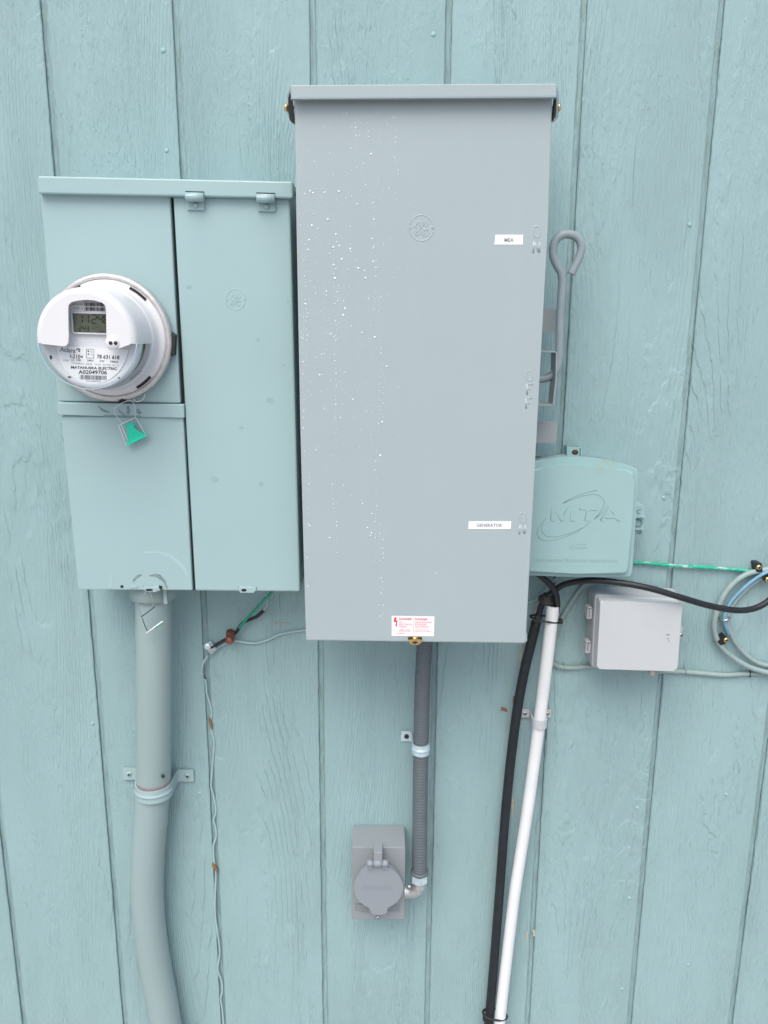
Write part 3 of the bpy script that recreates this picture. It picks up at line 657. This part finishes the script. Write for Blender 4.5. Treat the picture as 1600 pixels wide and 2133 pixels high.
for k in range(15):                              # beads strung down the paths of run-off
    x = rd.choice([rd.uniform(628, 660), rd.uniform(690, 702), rd.uniform(740, 815), rd.uniform(755, 800)]); y = rd.uniform(400, 1150); end = y+rd.uniform(60, 330)
    while y < min(end, 1290):
        drop(x+rd.gauss(0, .9), y, rd.choice((.00042, .00048, .0005, .0006, .0009))); y += rd.uniform(5, 26); x += rd.gauss(0, .7)
for k in range(270):
    y = rd.gauss(640, 200); x = 625+abs(rd.gauss(0, 1))*105
    if 215 < y < 1300 and x < 900: drop(x+(y-600)*.015, y, rd.choice((.00036, .0004, .00045, .0005, .0006, .0009)))
for k in range(60): drop(rd.uniform(720, 830), rd.uniform(230, 420), rd.choice((.0004, .0005, .0008)))
tag(wd.build('rain_drops', M['drop']), 'clear rain drops beaded and running down the grey cabinet door', 'water drops', kind='stuff')

# ------------------------------------------------------------------ conduits and straps
cp = thing('service_conduit', P(345, 2133, .03), 'thick painted pipe curving down from below the meter cabinet', 'pipe')
pp = [(321, 1225, .068), (321, 1300, .068), (321, 1420, .062), (321, 1540, .053), (320, 1620, .046), (315, 1700, .042), (309, 1780, .039), (307, 1850, .036), (312, 1930, .034), (323, 2010, .032), (338, 2090, .031), (352, 2170, .031), (375, 2290, .031)]
b = MB(); b.tube(path(pp, 0, 10), .0301, 40); b.build('pipe', M['pipe'], cp)
b = MB(); cz = P(321, 1232, .068); c0 = Vector((cz.x, -.068, 1.326))
b.cyl(c0, (0, 0, 1), [(.0302, -.014), (.037, -.0135), (.0385, -.012), (.0385, .010), (.036, .0135)], 40); b.build('hub', M['pipe'], cp)
b = MB(); q = P(345, 1255, .106); b.box((q.x-.003, -.1065, 1.313), (q.x+.003, -.100, 1.338)); b.build('hub_lug', M['pipe'], cp)
b = MB(); b.cyl(P(340, 1617, .073), (.5, -1, 0), [(.0032, -.002), (.003, .001), (.0001, .0015)], 12); b.build('dimple', M['rubber'], cp)

def strap(name, label, cx, cd, rad, z, wid, left, right, m, parent_cat='pipe strap', th=.0022, bead=True, group=None, zl=0, zr=0):
    """pipe strap: ears lie on the wall, band goes round the pipe in plan"""
    root = thing(name, (cx, 0, z), label, parent_cat, group)
    a = []; base = -.0035
    if left: a += [(left, base), (cx-rad-.004, base)]
    a += [(cx-rad*1.02, base-.006)]
    n = 22
    for k in range(n+1):
        an = math.pi*(1-k/n); a.append((cx+rad*math.cos(an), -cd-rad*math.sin(an)))
    if cd > rad+.008: a.insert(len(a)-n-1, (cx-rad, -cd+.002))
    if right: a += [(cx+rad*1.02, base-.006), (cx+rad+.004, base), (right, base)]
    mb = MB(); hw = wid/2
    prof = [(-hw, 0), (-hw*.35, 0), (0, .0016 if bead else 0), (hw*.35, 0), (hw, 0)]
    ring = []
    for i, (x, y) in enumerate(a):
        x1, y1 = a[min(i+1, len(a)-1)]; x2, y2 = a[max(i-1, 0)]
        t = Vector((x1-x2, y1-y2)).normalized(); nn = Vector((t.y, -t.x)); nn = nn if nn.y <= 0 or abs(nn.x) > .7 else -nn
        out = Vector((x-cx, y+cd)).normalized() if abs(x-cx) < rad*1.05 else Vector((0, -1))
        onb = abs(x-cx) < rad*.99; tilt = (zl if x < cx else zr)*(1 if abs(x-cx) > rad else .0)
        ring.append([mb.bm.verts.new((x+out.x*(th+(h if onb else 0)), y+out.y*(th+(h if onb else 0)), z+zz+tilt)) for zz, h in prof] + [mb.bm.verts.new((x, y, z+zz+tilt)) for zz, h in reversed(prof)])
    for p, q in zip(ring, ring[1:]):
        for k in range(len(p)):
            f_ = mb.bm.faces.new([p[k], p[(k+1) % len(p)], q[(k+1) % len(p)], q[k]])
    mb.bm.faces.new(ring[0]); mb.bm.faces.new(list(reversed(ring[-1])))
    mb.build('band', m, root)
    return root, base-th
zc = P(320, 1612, 0).z
st, yb = strap('pipe_strap', 'painted two-hole strap with a bare purple line above it on the thick pipe', P(320, 1620, .046).x, .046, .0306, zc, .024, P(257, 1612, .004).x, P(404, 1618, .004).x, M['strap'], zl=.003)
screw_head(Vector((P(269, 1609, .006).x, yb+.0005, zc+.003)), .0046, M['strap'], st, M['dark'])
screw_head(Vector((P(391, 1618, .006).x, yb+.0005, zc)), .0050, M['strap'], st, M['dark'])
b = MB(); cx = P(320, 1620, .046).x; b.cyl((cx, -.0462, zc+.012), (0, 0, 1), [(.0304, 0), (.03045, .0001), (.03045, .0058), (.0301, .006)], 40, cap=False); b.build('bare_pipe_line', M['mark'], cp)

fx = thing('flexible_conduit', P(874, 1820, .05), 'dark grey ribbed flexible pipe running down from the grey cabinet', 'pipe')
L_ = path([(886, 1325, .05), (883, 1370, .05), (880, 1430, .048), (878, 1520, .045), (876, 1620, .045), (875, 1720, .047), (874, 1819, .05)], .05, 110)
seg_ = [0]
for a_, c_ in zip(L_, L_[1:]): seg_.append(seg_[-1]+(c_-a_).length)
U_ = []; j = 0; n_ = int(seg_[-1]/.0009)           # even steps along the jacket so that its ribs are even
for k in range(n_+1):
    t_ = seg_[-1]*k/n_
    while j < len(seg_)-2 and seg_[j+1] < t_: j += 1
    U_.append(L_[j].lerp(L_[j+1], (t_-seg_[j])/max(1e-9, seg_[j+1]-seg_[j])))
b = MB(); b.tube(U_, lambda t: .0131+.0008*abs(math.sin(t*seg_[-1]/.0056*math.pi))**2, 26); b.build('tube', M['flex'], fx)
el = L_[-1]
b = MB(); b.cyl(el+Vector((0, 0, .004)), (0, 0, -1), [(.0135, -.002), (.0165, -.001), (.0165, .0015), (.0140, .003)], 28); b.build('collar', M['flex'], fx)
b = MB(); b.cyl(el+Vector((0, 0, -.001)), (0, 0, -1), [(.0158, 0), (.0158, .014), (.0145, .0145)], 6, smooth=False); b.build('nut', M['bright'], fx)
ec = el+Vector((0, 0, -.0155)); inx = P(843, 1860, .04).x
elb = [ec, ec+Vector((0, 0, -.010)), ec+Vector((-.003, .002, -.018)), ec+Vector((-.010, .004, -.0255)), ec+Vector((-.019, .006, -.028)), Vector((inx-.002, ec.y+.006, ec.z-.0285))]
b = MB(); b.tube(smooth(elb, 8), lambda t: .0118 if t < .9 else .0125, 24); b.cyl(ec+Vector((0, 0, .001)), (0, 0, -1), [(.0132, 0), (.0140, .001), (.0140, .004), (.0128, .005)], 24)
b.build('elbow', M['cast'], fx)
b = MB(); b.tube([Vector((ec.x-.016, ec.y-.008, ec.z-.008)), Vector((ec.x-.022, ec.y-.007, ec.z-.006))], .0032, 10); b.build('set_screw', M['cast'], fx)
zf = P(855, 1531, 0).z
st, yb = strap('pipe_strap', 'shiny zinc one-hole strap holding the dark ribbed pipe', P(877, 1535, .045).x, .045, .0139, zf, .020, P(835, 1531, .004).x, 0, M['bright'], th=.0016)
screw_head(Vector((P(847, 1531, .006).x, yb+.0005, zf)), .0046, M['rubber'], st, M['dark'])

wp = thing('white_conduit', P(1040, 2133, .03), 'white plastic pipe with a black cable entering its open top', 'pipe')
WL = [(1152.5, 1261, .045), (1140, 1370, .042), (1126, 1485, .038), (1111, 1600, .034), (1097, 1700, .032), (1083, 1790, .03), (1071, 1870, .029), (1056, 1995, .028), (1042, 2120, .028), (1030, 2240, .028)]
b = MB(); pl = path(WL, 0, 8); b.tube(pl, .0108, 28, cap=False); b.tube(pl[:6], .0092, 28, cap=False); b.cyl(pl[0], (pl[0]-pl[1]), [(.0092, 0), (.0108, 0)], 28, cap=False); b.build('pipe', M['pvc'], wp)
zw = P(1119, 1483, 0).z
st, yb = strap('pipe_strap', 'white plastic two-hole strap on the white pipe', P(1124.5, 1490, .038).x, .038, .0111, zw, .016, P(1087, 1481, .004).x, P(1147, 1484, .004).x, M['wbox'], th=.0024, bead=False)
screw_head(Vector((P(1094, 1481, .006).x, yb+.0005, zw)), .0038, M['steel'], st, M['dark'])
screw_head(Vector((P(1141, 1484, .006).x, yb+.0005, zw)), .0038, M['brass'], st, M['dark'])

bp_ = thing('black_conduit', P(1020, 2133, .02), 'black plastic pipe leaning beside the white pipe', 'pipe')
BL = [(1117, 1296, .030), (1105, 1345, .028), (1092, 1400, .026), (1079, 1470, .024), (1068, 1550, .022), (1058, 1640, .021), (1050, 1730, .02), (1042, 1840, .02), (1035, 1930, .02), (1027, 2030, .02), (1018, 2130, .02), (1008, 2250, .02)]
b = MB(); b.tube(path(BL, 0, 8), .0086, 22); b.build('pipe', M['bpipe'], bp_)
b = MB(); pt = path([(1122, 1282, .032), (1116, 1299, .030), (1113, 1308, .030)], 0, 4); b.tube(pt, .0068, 18); b.build('tape_wrap', M['rubber'], bp_)

def tie(label, ctr, rx, ry, z, head, group):
    o = thing('cable_tie', ctr, label, 'cable tie', group)
    b = MB(); pts = [Vector((ctr.x+rx*math.cos(a), ctr.y-ry*math.sin(a), z+math.cos(a)*-.004)) for a in [2*math.pi*k/36 for k in range(37)]]
    b.tube(pts, .0024, 8, cap=False, flat=.7); b.build('band', M['cable'], o)
    b = MB(); b.box(head-Vector((.004, .004, .004)), head+Vector((.004, .004, .004)), .0012); b.build('head', M['cable'], o)
c1 = P(1136, 1289, .04); tie('black cable tie round both pipes near their tops', c1, .0255, .015, c1.z, P(1167, 1294, .045), 'cable ties round the two pipes')
c2 = P(1031, 2113, .026); tie('black cable tie round both pipes at the bottom of the wall', c2, .0235, .0135, c2.z, P(1010, 2121, .02), 'cable ties round the two pipes')

# ------------------------------------------------------------------ cables on the right
def cable(name, label, pts, d, r, m, cat='cable', group=None, per=8, seg=12, sm=True):
    b = MB(); b.tube(path(pts, d, per), r, seg); return tag(b.build(name, M[m]), label, cat, group)
cable('black_cable', 'short black cable dropping from the arched box into the white pipe', [(1115, 1190, .055), (1130, 1203, .056), (1146, 1217, .056), (1157, 1235, .053), (1161, 1255, .049), (1159, 1275, .045)], .05, .0052, 'cable')
cable('black_cable', 'long black cable arching over the white box to the right edge', [(1121, 1285, .033), (1128, 1262, .036), (1138, 1246, .04), (1152, 1233, .045), (1172, 1219, .05), (1205, 1211, .06), (1240, 1209, .075), (1300, 1215, .09), (1360, 1227, .1), (1420, 1245, .1), (1475, 1261, .085), (1530, 1271, .07), (1565, 1269, .06), (1592, 1258, .055), (1612, 1241, .05), (1632, 1215, .045), (1660, 1160, .04), (1720, 1125, .02), (1900, 1118, .01), (2300, 1112, .01)], .05, .0052, 'cable', seg=16)
bs = thing('cable_bushing', P(1139, 1246, .04), 'squat black rubber bushing round the cable under the arched box', 'bushing')
b = MB(); cb = P(1139, 1250, .036); b.cyl(cb, (.25, -.2, 1), [(.013, -.004), (.0145, -.003), (.0145, .002), (.0135, .003), (.0100, .004), (.0095, .010), (.006, .011)], 20); b.build('disc', M['rubber'], bs)
cable('thin_cable', 'thin pale cable rising behind the arched box from the grey cabinet', [(1080, 1262, .004), (1104, 1254, .005), (1125, 1243, .005), (1143, 1221, .005), (1160, 1203, .005), (1168, 1190, .005)], .005, .0017, 'wirep', seg=8)
gc = [(1250, 1195), (1232, 1208), (1214, 1222), (1200, 1240), (1186, 1262), (1174, 1282), (1164, 1305), (1154, 1335), (1148, 1358), (1150, 1378), (1164, 1388), (1190, 1391), (1240, 1388), (1300, 1392), (1370, 1398), (1420, 1399), (1470, 1403), (1510, 1406), (1560, 1403), (1600, 1403), (1660, 1404), (1900, 1410), (2300, 1420)]
cable('painted_cable', 'grey green painted cable stapled along the wall behind the white box', gc, .0045, .0044, 'gcab')
cable('grey_cable', 'outer grey cable of the half coil at the right edge', [(1610, 1184), (1582, 1189), (1556, 1196), (1530, 1213), (1509, 1238), (1494, 1270), (1488, 1300), (1491, 1325), (1503, 1347), (1524, 1367), (1552, 1385), (1580, 1396), (1615, 1402), (1655, 1392), (1690, 1362), (1708, 1318), (1706, 1268), (1686, 1222), (1652, 1194), (1612, 1183)], .014, .0047, 'gcab', group=None, seg=14)
cable('grey_cable', 'inner grey cable of the half coil, partly under the blue one', [(1670, 1214), (1640, 1196), (1602, 1196), (1566, 1217), (1538, 1244), (1520, 1270), (1514, 1292), (1520, 1315), (1533, 1340), (1552, 1362), (1574, 1378), (1602, 1386), (1640, 1380), (1672, 1352), (1690, 1310), (1688, 1262), (1670, 1214)], .010, .0040, 'gcab', seg=14)
cable('blue_cable', 'light blue cable following the inner curve of the half coil', [(2300, 1150, .01), (1900, 1158, .012), (1720, 1160, .016), (1660, 1170, .02), (1600, 1191, .02), (1570, 1208, .018), (1545, 1229, .017), (1524, 1252, .016), (1512, 1275, .016), (1509, 1292, .016), (1513, 1308, .014), (1517, 1322, .009)], .016, .0029, 'blue')
cable('green_wire', 'paint-flecked green wire running right from the arched box', [(1290, 1168, .01), (1320, 1171), (1360, 1174), (1400, 1178), (1450, 1181), (1500, 1184), (1550, 1188), (1582, 1189), (1615, 1185), (1660, 1178), (1800, 1172), (2300, 1168)], .006, .0031, 'green', 'wire')
def clip(label, body, hole, d, group='black cable clips at the right edge'):
    o = thing('cable_clip', P(*hole, d), label, 'cable clip', group)
    b = MB(); b.prism(body, d+.006, .001, .0012); b.build('body', M['cable'], o)
    screw_head(P(*hole, d+.0065), .0046, M['brass'], o, M['dark'])
clip('black cable clip with a brass screw above the green wire', rquad([(1574, 1173), (1587, 1173), (1589, 1192), (1576, 1192)], 2), (1580.5, 1181.5), .013)
clip('black cable clip cut by the right edge of the picture, below the green wire', rquad([(1590, 1201), (1604, 1197), (1612, 1209), (1596, 1214)], 3), (1599, 1207), .016)
clip('black cable clip with a brass screw on the outer loop of the half coil', rquad([(1494, 1336), (1503, 1331), (1512, 1324), (1519, 1334), (1511, 1341), (1501, 1345)], 2), (1512, 1333), .013)
for i, (x0_, y0_, x1_, y1_, mm, lab, dd_) in enumerate([(1160, 1382, 1160, 1394, 'gcab', 'painted staple left of the white box, nearer the white pipe', .008), (1176, 1383, 1176, 1396, 'gcab', 'painted staple left of the white box, nearer the box', .008),
        (1429, 1392, 1429, 1404, 'gcab', 'painted staple just right of the white box', .0085), (1563, 1396, 1563, 1410, 'rubber', 'dark staple where the coil meets the horizontal cable', .0085), (1508, 1294, 1521, 1288, 'steel', 'bare shiny staple across the blue cable', .02)]):
    b = MB(); p, q = P(x0_, y0_, dd_), P(x1_, y1_, dd_); b.tube(smooth([p+Vector((0, dd_+.002, 0)), p, q, q+Vector((0, dd_+.002, 0))], 1), .0011 if mm != 'steel' else .0018, 8)
    tag(b.build('cable_staple', M[mm]), lab, 'staple', 'cable staples on the right')

# ------------------------------------------------------------------ arched telecom box
tb = thing('telecom_box', P(1215, 1202, .05), 'teal painted box with an arched top behind the tall grey cabinet', 'utility box')
outl = [(1098, 990), (1100, 968), (1112, 962), (1135, 957), (1165, 953.5), (1195, 952.5), (1225, 953.5), (1255, 957.5), (1285, 963.5), (1310, 970)]+rquad([(1322, 974), (1329.5, 979), (1329, 990)], 5, 3)[4:8]+[(1329, 990), (1324, 1090), (1318, 1192), (1315, 1200), (1308, 1203), (1200, 1202), (1090, 1199)]
b = MB(); b.prism([(1115, 975), (1200, 962), (1300, 975), (1318, 985), (1308, 1190), (1110, 1188)], .086, .002, .003); b.build('base', M['tele'], tb)
b = MB(); b.prism(outl, .092, .080, .0025, 3); tl_ = b.build('lid', M['tele'], tb)
inn = [(1098, 1000), (1100, 984), (1112, 978), (1135, 973.5), (1165, 970), (1195, 969), (1225, 970.5), (1255, 974), (1285, 978.5), (1308, 981.5), (1318, 984), (1322, 990), (1322, 1000), (1317, 1090), (1311, 1184), (1308, 1192), (1300, 1196.5), (1200, 1195), (1090, 1192)]
b = MB(); b.prism(inn, .103, .091, .0045, 4); pn = b.build('raised_panel', M['tele'], tl_)
def z5(l): return [(1080+x/5, 900+y/5) for x, y in l]
LG = [z5(q) for q in [
    [(465, 742), (560, 700), (660, 665), (760, 648), (830, 655), (875, 685), (897, 735), (880, 790), (840, 850), (790, 908)],
    [(470, 735), (540, 695), (640, 650), (750, 618), (820, 606)], [(925, 770), (880, 835), (800, 900)],
    [(288, 892), (255, 945), (238, 1000), (250, 1055), (300, 1088), (380, 1092), (470, 1075), (580, 1040), (690, 985)],
    [(240, 945), (205, 1005), (193, 1060), (212, 1108), (280, 1132), (360, 1130), (480, 1095), (600, 1045), (690, 985), (730, 950)],
    [(345, 775), (336, 915), (350, 928), (382, 926)], [(390, 830), (445, 928), (478, 920)], [(524, 775), (466, 865)], [(545, 828), (538, 915), (545, 926), (588, 928)],
    [(636, 780), (636, 808), (700, 812), (708, 830), (692, 915), (700, 926), (745, 928)], [(740, 815), (815, 816)],
    [(945, 775), (900, 850), (852, 918), (865, 928), (893, 926)], [(965, 815), (995, 862)], [(898, 898), (1010, 900), (1035, 926), (1072, 926)]]]
b = MB(); strokes(b, LG, .1029, .00052, .9); b.build('embossed_letters', M['telel'], pn)
q = MB(); strokes(q, [circ(1191.5, 1140.5, 6, 6, 16), [(1112, 1154), (1112, 1174), (1118, 1179), (1288, 1179), (1294, 1174)]], .1029, .0004); text(q, 'R', (1189, 1143), (1194, 1143), 5, .1033); 
text(q, 'NOTICE', (1201, 1136), (1222, 1136), 3, .1033); text(q, 'ENCLOSURE', (1199, 1143), (1223, 1143), 3, .1033)
text(q, 'MATANUSKA TELEPHONE ASSOCIATION', (1117, 1170), (1286, 1172), 6, .1033); q.build('faint_lettering', M['telef'], pn)
b = MB(); b.prism([(1182, 931), (1212, 932), (1211, 958), (1183, 958)], .016, .013, .0004); b.prism([(1181, 930), (1184, 933), (1183, 958), (1181, 956)], .022, .002); b.prism([(1210, 933), (1213, 932), (1212, 958), (1210, 958)], .022, .002)
br = b.build('mounting_bracket', M['tele'], tb)
b = MB(); b.prism(circ(1198, 942, 6.8, 5.2, 18)[:-1], .0163, .0158); b.build('bracket_hole', M['dark'], br)
b = MB(); b.cyl(P(1198, 942.2, .0164), (0, -1, 0), [(.0036, -.001), (.0036, .0005), (.0001, .001)], 12); b.build('screw', M['rustd'], br)
b = MB(); b.prism(rquad([(1316, 1056), (1343, 1053), (1342, 1078), (1316, 1078)], 3), .05, .012, .0015); b.prism(rquad([(1316, 1080), (1343, 1079), (1341, 1101), (1316, 1103)], 2), .046, .012, .0015); b.prism(rquad([(1316, 1104), (1340, 1103), (1337, 1117), (1316, 1119)], 5), .044, .012, .0015)
b.prism([(1316, 1077), (1344, 1075), (1344, 1078), (1316, 1080)], .056, .02); b.prism([(1314, 1101), (1343, 1100), (1342, 1103), (1314, 1104)], .054, .02)
hs = b.build('side_hasp', M['tele'], tb)
b = MB(); b.tube([P(x, y, .0465) for x, y in circ(1329, 1089, 8, 7, 24)], .0011, 8, cap=False); b.prism(circ(1332, 1109, 4.6, 4, 14, -40, 150), .0446, .0440); b.build('hasp_hole', M['telel'], hs)
b = MB(); strokes(b, [[(1322, 1066), (1336, 1060)], [(1324, 1066), (1333, 1070)]], .0504, .0008); b.build('hasp_rib', M['telel'], hs)

# ------------------------------------------------------------------ white box
wb = thing('network_box', P(1325, 1396, .05), 'white plastic hinged box low on the right', 'utility box')
b = MB(); b.prism(rquad([(1238, 1237), (1421, 1241), (1412, 1393), (1230, 1388)], 7), .052, .012, .002); b.build('base', M['wboxb'], wb)
b = MB(); b.prism(rquad([(1240, 1238), (1422, 1243), (1413, 1396), (1232, 1391)], 9), .064, .052, .002, 3); ld = b.build('lid', M['wboxb'], wb)
b = MB(); b.prism(rquad([(1251, 1252), (1422, 1257), (1410, 1398.5), (1243, 1393.5)], 6), .090, .063, .0032, 4); b.build('raised_panel', M['wbox'], ld)
b = MB(); strokes(b, [[(1330, 1270.5), (1405, 1273), (1397, 1380)]], .0895, .0006, .7); b.build('panel_crease', M['wbox'], ld)
b = MB()
for q in ([(1388, 1321.5), (1391.5, 1321), (1392, 1322.3), (1388.5, 1323)], [(1392.5, 1321), (1395.5, 1322), (1395, 1324), (1392.5, 1322.5)], [(1389, 1329), (1393.5, 1329.5), (1393, 1330.8), (1389, 1330.2)], [(1392, 1335), (1394.5, 1334.5), (1395, 1336.5), (1393, 1336)]): b.prism(q, .0905, .0895)
b.build('scuff', M['wornmark'], ld)
for hx, hy in ((1229, 1277), (1226, 1348.5)):
    b = MB(); b.prism(rquad([(hx-5, hy-12), (hx+5, hy-12), (hx+4, hy+12), (hx-6, hy+12)], 2.5), .056, .040, .0015); b.prism([(hx+3, hy-8), (hx+10, hy-8), (hx+9, hy+9), (hx+3, hy+9)], .052, .044)
    b.prism([(hx-5, hy-12), (hx+5, hy-12), (hx+5, hy-10), (hx-5, hy-10)], .059, .05, .0006); b.prism([(hx-6, hy+10), (hx+4, hy+10), (hx+4, hy+12), (hx-6, hy+12)], .059, .05, .0006)
    h = b.build('hinge', M['wboxb'], wb)
    b = MB(); b.prism([(hx-2, hy-8), (hx, hy-8), (hx-1, hy+9), (hx-3, hy+9)], .0566, .0555); b.prism([(hx+5, hy-7), (hx+6.2, hy-7), (hx+5.2, hy+8), (hx+4, hy+8)], .0566, .0518); b.build('hinge_groove', M['gink'], h)
b = MB(); b.prism(rquad([(1416, 1305), (1422, 1305), (1420, 1331), (1414, 1330)], 2), .06, .045, .0008); lt = b.build('latch', M['wbox'], wb)
screw_head(P(1418, 1322.5, .061), .0038, M['steel'], lt, M['dark'])
b = MB(); b.prism(rquad([(1355.5, 1398), (1364.5, 1399), (1363.5, 1408), (1355.5, 1407)], 1.5), .028, .016, .0008); b.build('drain_plug', mat('beige_plug', (.62, .55, .47), .6), wb)

# ------------------------------------------------------------------ power inlet
ib = thing('power_inlet', P(788, 1916, .03), 'small grey power inlet box with a round flip lid below the tall cabinet', 'power inlet')
zt_, zb_ = P(790, 1765, .067).z, P(790, 1915.5, .067).z
b = MB(); xl, xr = P(732.5, 1765, .067).x, P(844.5, 1765, .067).x; b.box((xl, -.067, zb_), (xr, -.001, zt_), .0012); bx = b.build('housing', M['inlet'], ib)
ID = .067
lc = P(788.5, 1850, .092); 
b = MB(); b.cyl((lc.x, 0, lc.z), (0, -1, 0), [(.0375, .066), (.0400, .072), (.0405, .084), (.0395, .0865)], 48, cap=True); b.build('socket_collar', M['inlet'], ib)
b = MB(); o = circ(788.5, 1849, 51.3, 45, 72, 111, 429)
tab = [(807.5, 1894), (807, 1900), (804, 1904), (799, 1905.5), (789, 1906), (780, 1905.5), (775, 1904), (772, 1900), (771, 1894)]
o = [q for q in o]; b.prism(o+tab, .0935, .0865, .0008, 3); fl = b.build('flip_lid', M['lidp'], ib)
q = MB(); text(q, 'REMARK', (757, 1855), (819, 1856), 11, .0938); q.build('embossed_word', mat('lid_relief', (.245, .275, .32), .5), fl)
for a, c, t, u, dq in ((765, 777, 1791, 1811, .0985), (778.3, 796.7, 1789, 1808, .0985), (797, 808.5, 1791, 1811, .0985)):
    b = MB(); b.tube([P(a, 1798, dq-.004), P(c, 1798.5, dq-.004)], .0062, 18); b.prism([(a, 1798), (c, 1798), (c, u), (a, u)], dq-.001, dq-.010, .0006); b.build('hinge_knuckle', M['lidp'], fl)
b = MB(); b.prism([(779, 1775), (797, 1775.5), (796.5, 1796), (778.5, 1796)], .094, .066, .0015); b.build('hinge_strap', M['inlet'], ib)
screw_head(P(787.5, 1911.5, .0675), .0040, M['steel'], ib, M['dark'], phillips=False)
q = MB(); text(q, 'DANGER', (740, 1885.5), (757, 1886), 4.5, ID+.0004, .01)
for i, s_ in enumerate(('RISK OF FIRE', 'OR SHOCK USE', 'ONLY PARTS OK')): text(q, s_, (740, 1890+i*3.6), (766-i*-1.5, 1890.5+i*3.6), 1.9, ID+.0004)
for i, s_ in enumerate(('PRESS LID', 'FULLY DOWN AND', 'LOCK THE COVER', 'BEFORE RUNNING')): text(q, s_, (817-i*3, 1887+i*3.8), (833.5, 1887.3+i*3.8), 2.1, ID+.0004)
text(q, 'SUITABLE FOR WET PLACES', (750, 1900), (772, 1901), 1.8, ID+.0004); q.build('printed_text', M['gink'], bx)

# ------------------------------------------------------------------ grounding wires on the left
cable('green_wire', 'clean green ground wire below the teal cabinet door', [(575, 1225, .04), (563, 1237, .035), (545, 1255, .028), (525, 1277, .022), (508, 1296, .018), (498, 1308, .016)], .02, .0023, 'greenw', 'wire')
cable('black_wire', 'black taped wire from the copper connector to the metal clamp', [(549, 1272), (535, 1284), (519, 1291), (508, 1296), (499, 1306), (493, 1316), (480, 1326), (466, 1334), (452, 1342), (440, 1349)], .014, .0030, 'cable', 'wire')
cable('painted_wire', 'short grey wire tail below the cabinet door', [(553, 1236, .02), (557, 1248), (556, 1262), (548, 1273)], .014, .0016, 'wirep', 'wire')
cable('painted_wire', 'pale painted wire sagging right from the copper connector', [(452, 1350, .006), (466, 1342, .007), (478, 1336, .007), (492, 1335, .006), (515, 1339), (538, 1339), (560, 1332), (582, 1322), (610, 1316), (640, 1312), (670, 1306)], .004, .0021, 'wirep', 'wire')
cw = [(433, 1365, .008), (424, 1380, .008), (420, 1395, .007), (421, 1404, .006), (427, 1413, .004), (430, 1430, .002), (431, 1445), (437, 1465), (441, 1485), (439, 1502), (440, 1520), (446, 1545), (444, 1580), (441, 1618), (440, 1640), (446, 1662), (450, 1690), (445, 1708), (450, 1728), (450, 1745), (445, 1760), (445, 1780), (447, 1800), (450, 1820), (449, 1850), (448, 1880), (449, 1910), (453, 1940), (458, 1980), (456, 2000), (454, 2020), (462, 2045), (463, 2065), (460, 2080), (464, 2110), (466, 2140), (470, 2180)]
cable('painted_wire', 'long painted ground wire wandering down the siding groove on the left', cw, .0012, .0019, 'wirep', 'wire', per=6, seg=8)
sb = thing('split_bolt_connector', P(478, 1330, .016), 'small copper brown split bolt joining the ground wires', 'connector')
b = MB(); c = P(480, 1322, .020); b.cyl(c, (.1, -.2, .97), [(.0080, -.010), (.0080, .006), (.0072, .008)], 6, smooth=False); b.build('nut', M['rustd'], sb)
b = MB(); c = P(479, 1332, .022); b.cyl(c, (.1, -.9, -.25), [(.0076, -.004), (.0076, .002), (.0060, .003), (.0058, .0065), (.0050, .007), (.0001, .007)], 22); b.build('threaded_stud', M['copper'], sb)
lug = thing('ground_clamp', P(438, 1349, .008), 'square silver metal clamp with a round bolt head on the ground wires', 'clamp')
b = MB(); b.prism([(424, 1345), (438, 1335), (449, 1350), (436, 1361)], .016, .010, .0008); b.prism([(436, 1361), (449, 1350), (453, 1352), (440, 1364)], .012, .002, .0006); b.build('plate', M['steel'], lug)
b = MB(); b.cyl(P(432.5, 1346, .016), (0, -1, .1), [(.0062, 0), (.0062, .003), (.0050, .0042), (.0001, .0044)], 20); b.build('bolt_head', M['bright'], lug)
blotch([(424, 1407), (427, 1408), (429, 1414), (426, 1415)], .0095, 'rubber', 'wire_end', None)
tag(bpy.data.objects['wire_end'], 'tiny black wire end in the loop left of the groove', 'wire end')
for (pts, lab) in (([(434, 1498), (437, 1497), (442, 1512), (441, 1519), (438, 1517)], 'rusty staple holding the painted wire in the groove, upper one'), ([(441, 1803), (444, 1799), (449, 1806), (454, 1813), (453, 1820), (447, 1812)], 'rusty staple holding the painted wire in the groove, lower one')):
    b = MB(); b.prism(pts, .0065, .001, .0005); tag(b.build('rusty_staple', M['rust']), lab, 'staple', 'rusty staples in the left groove')
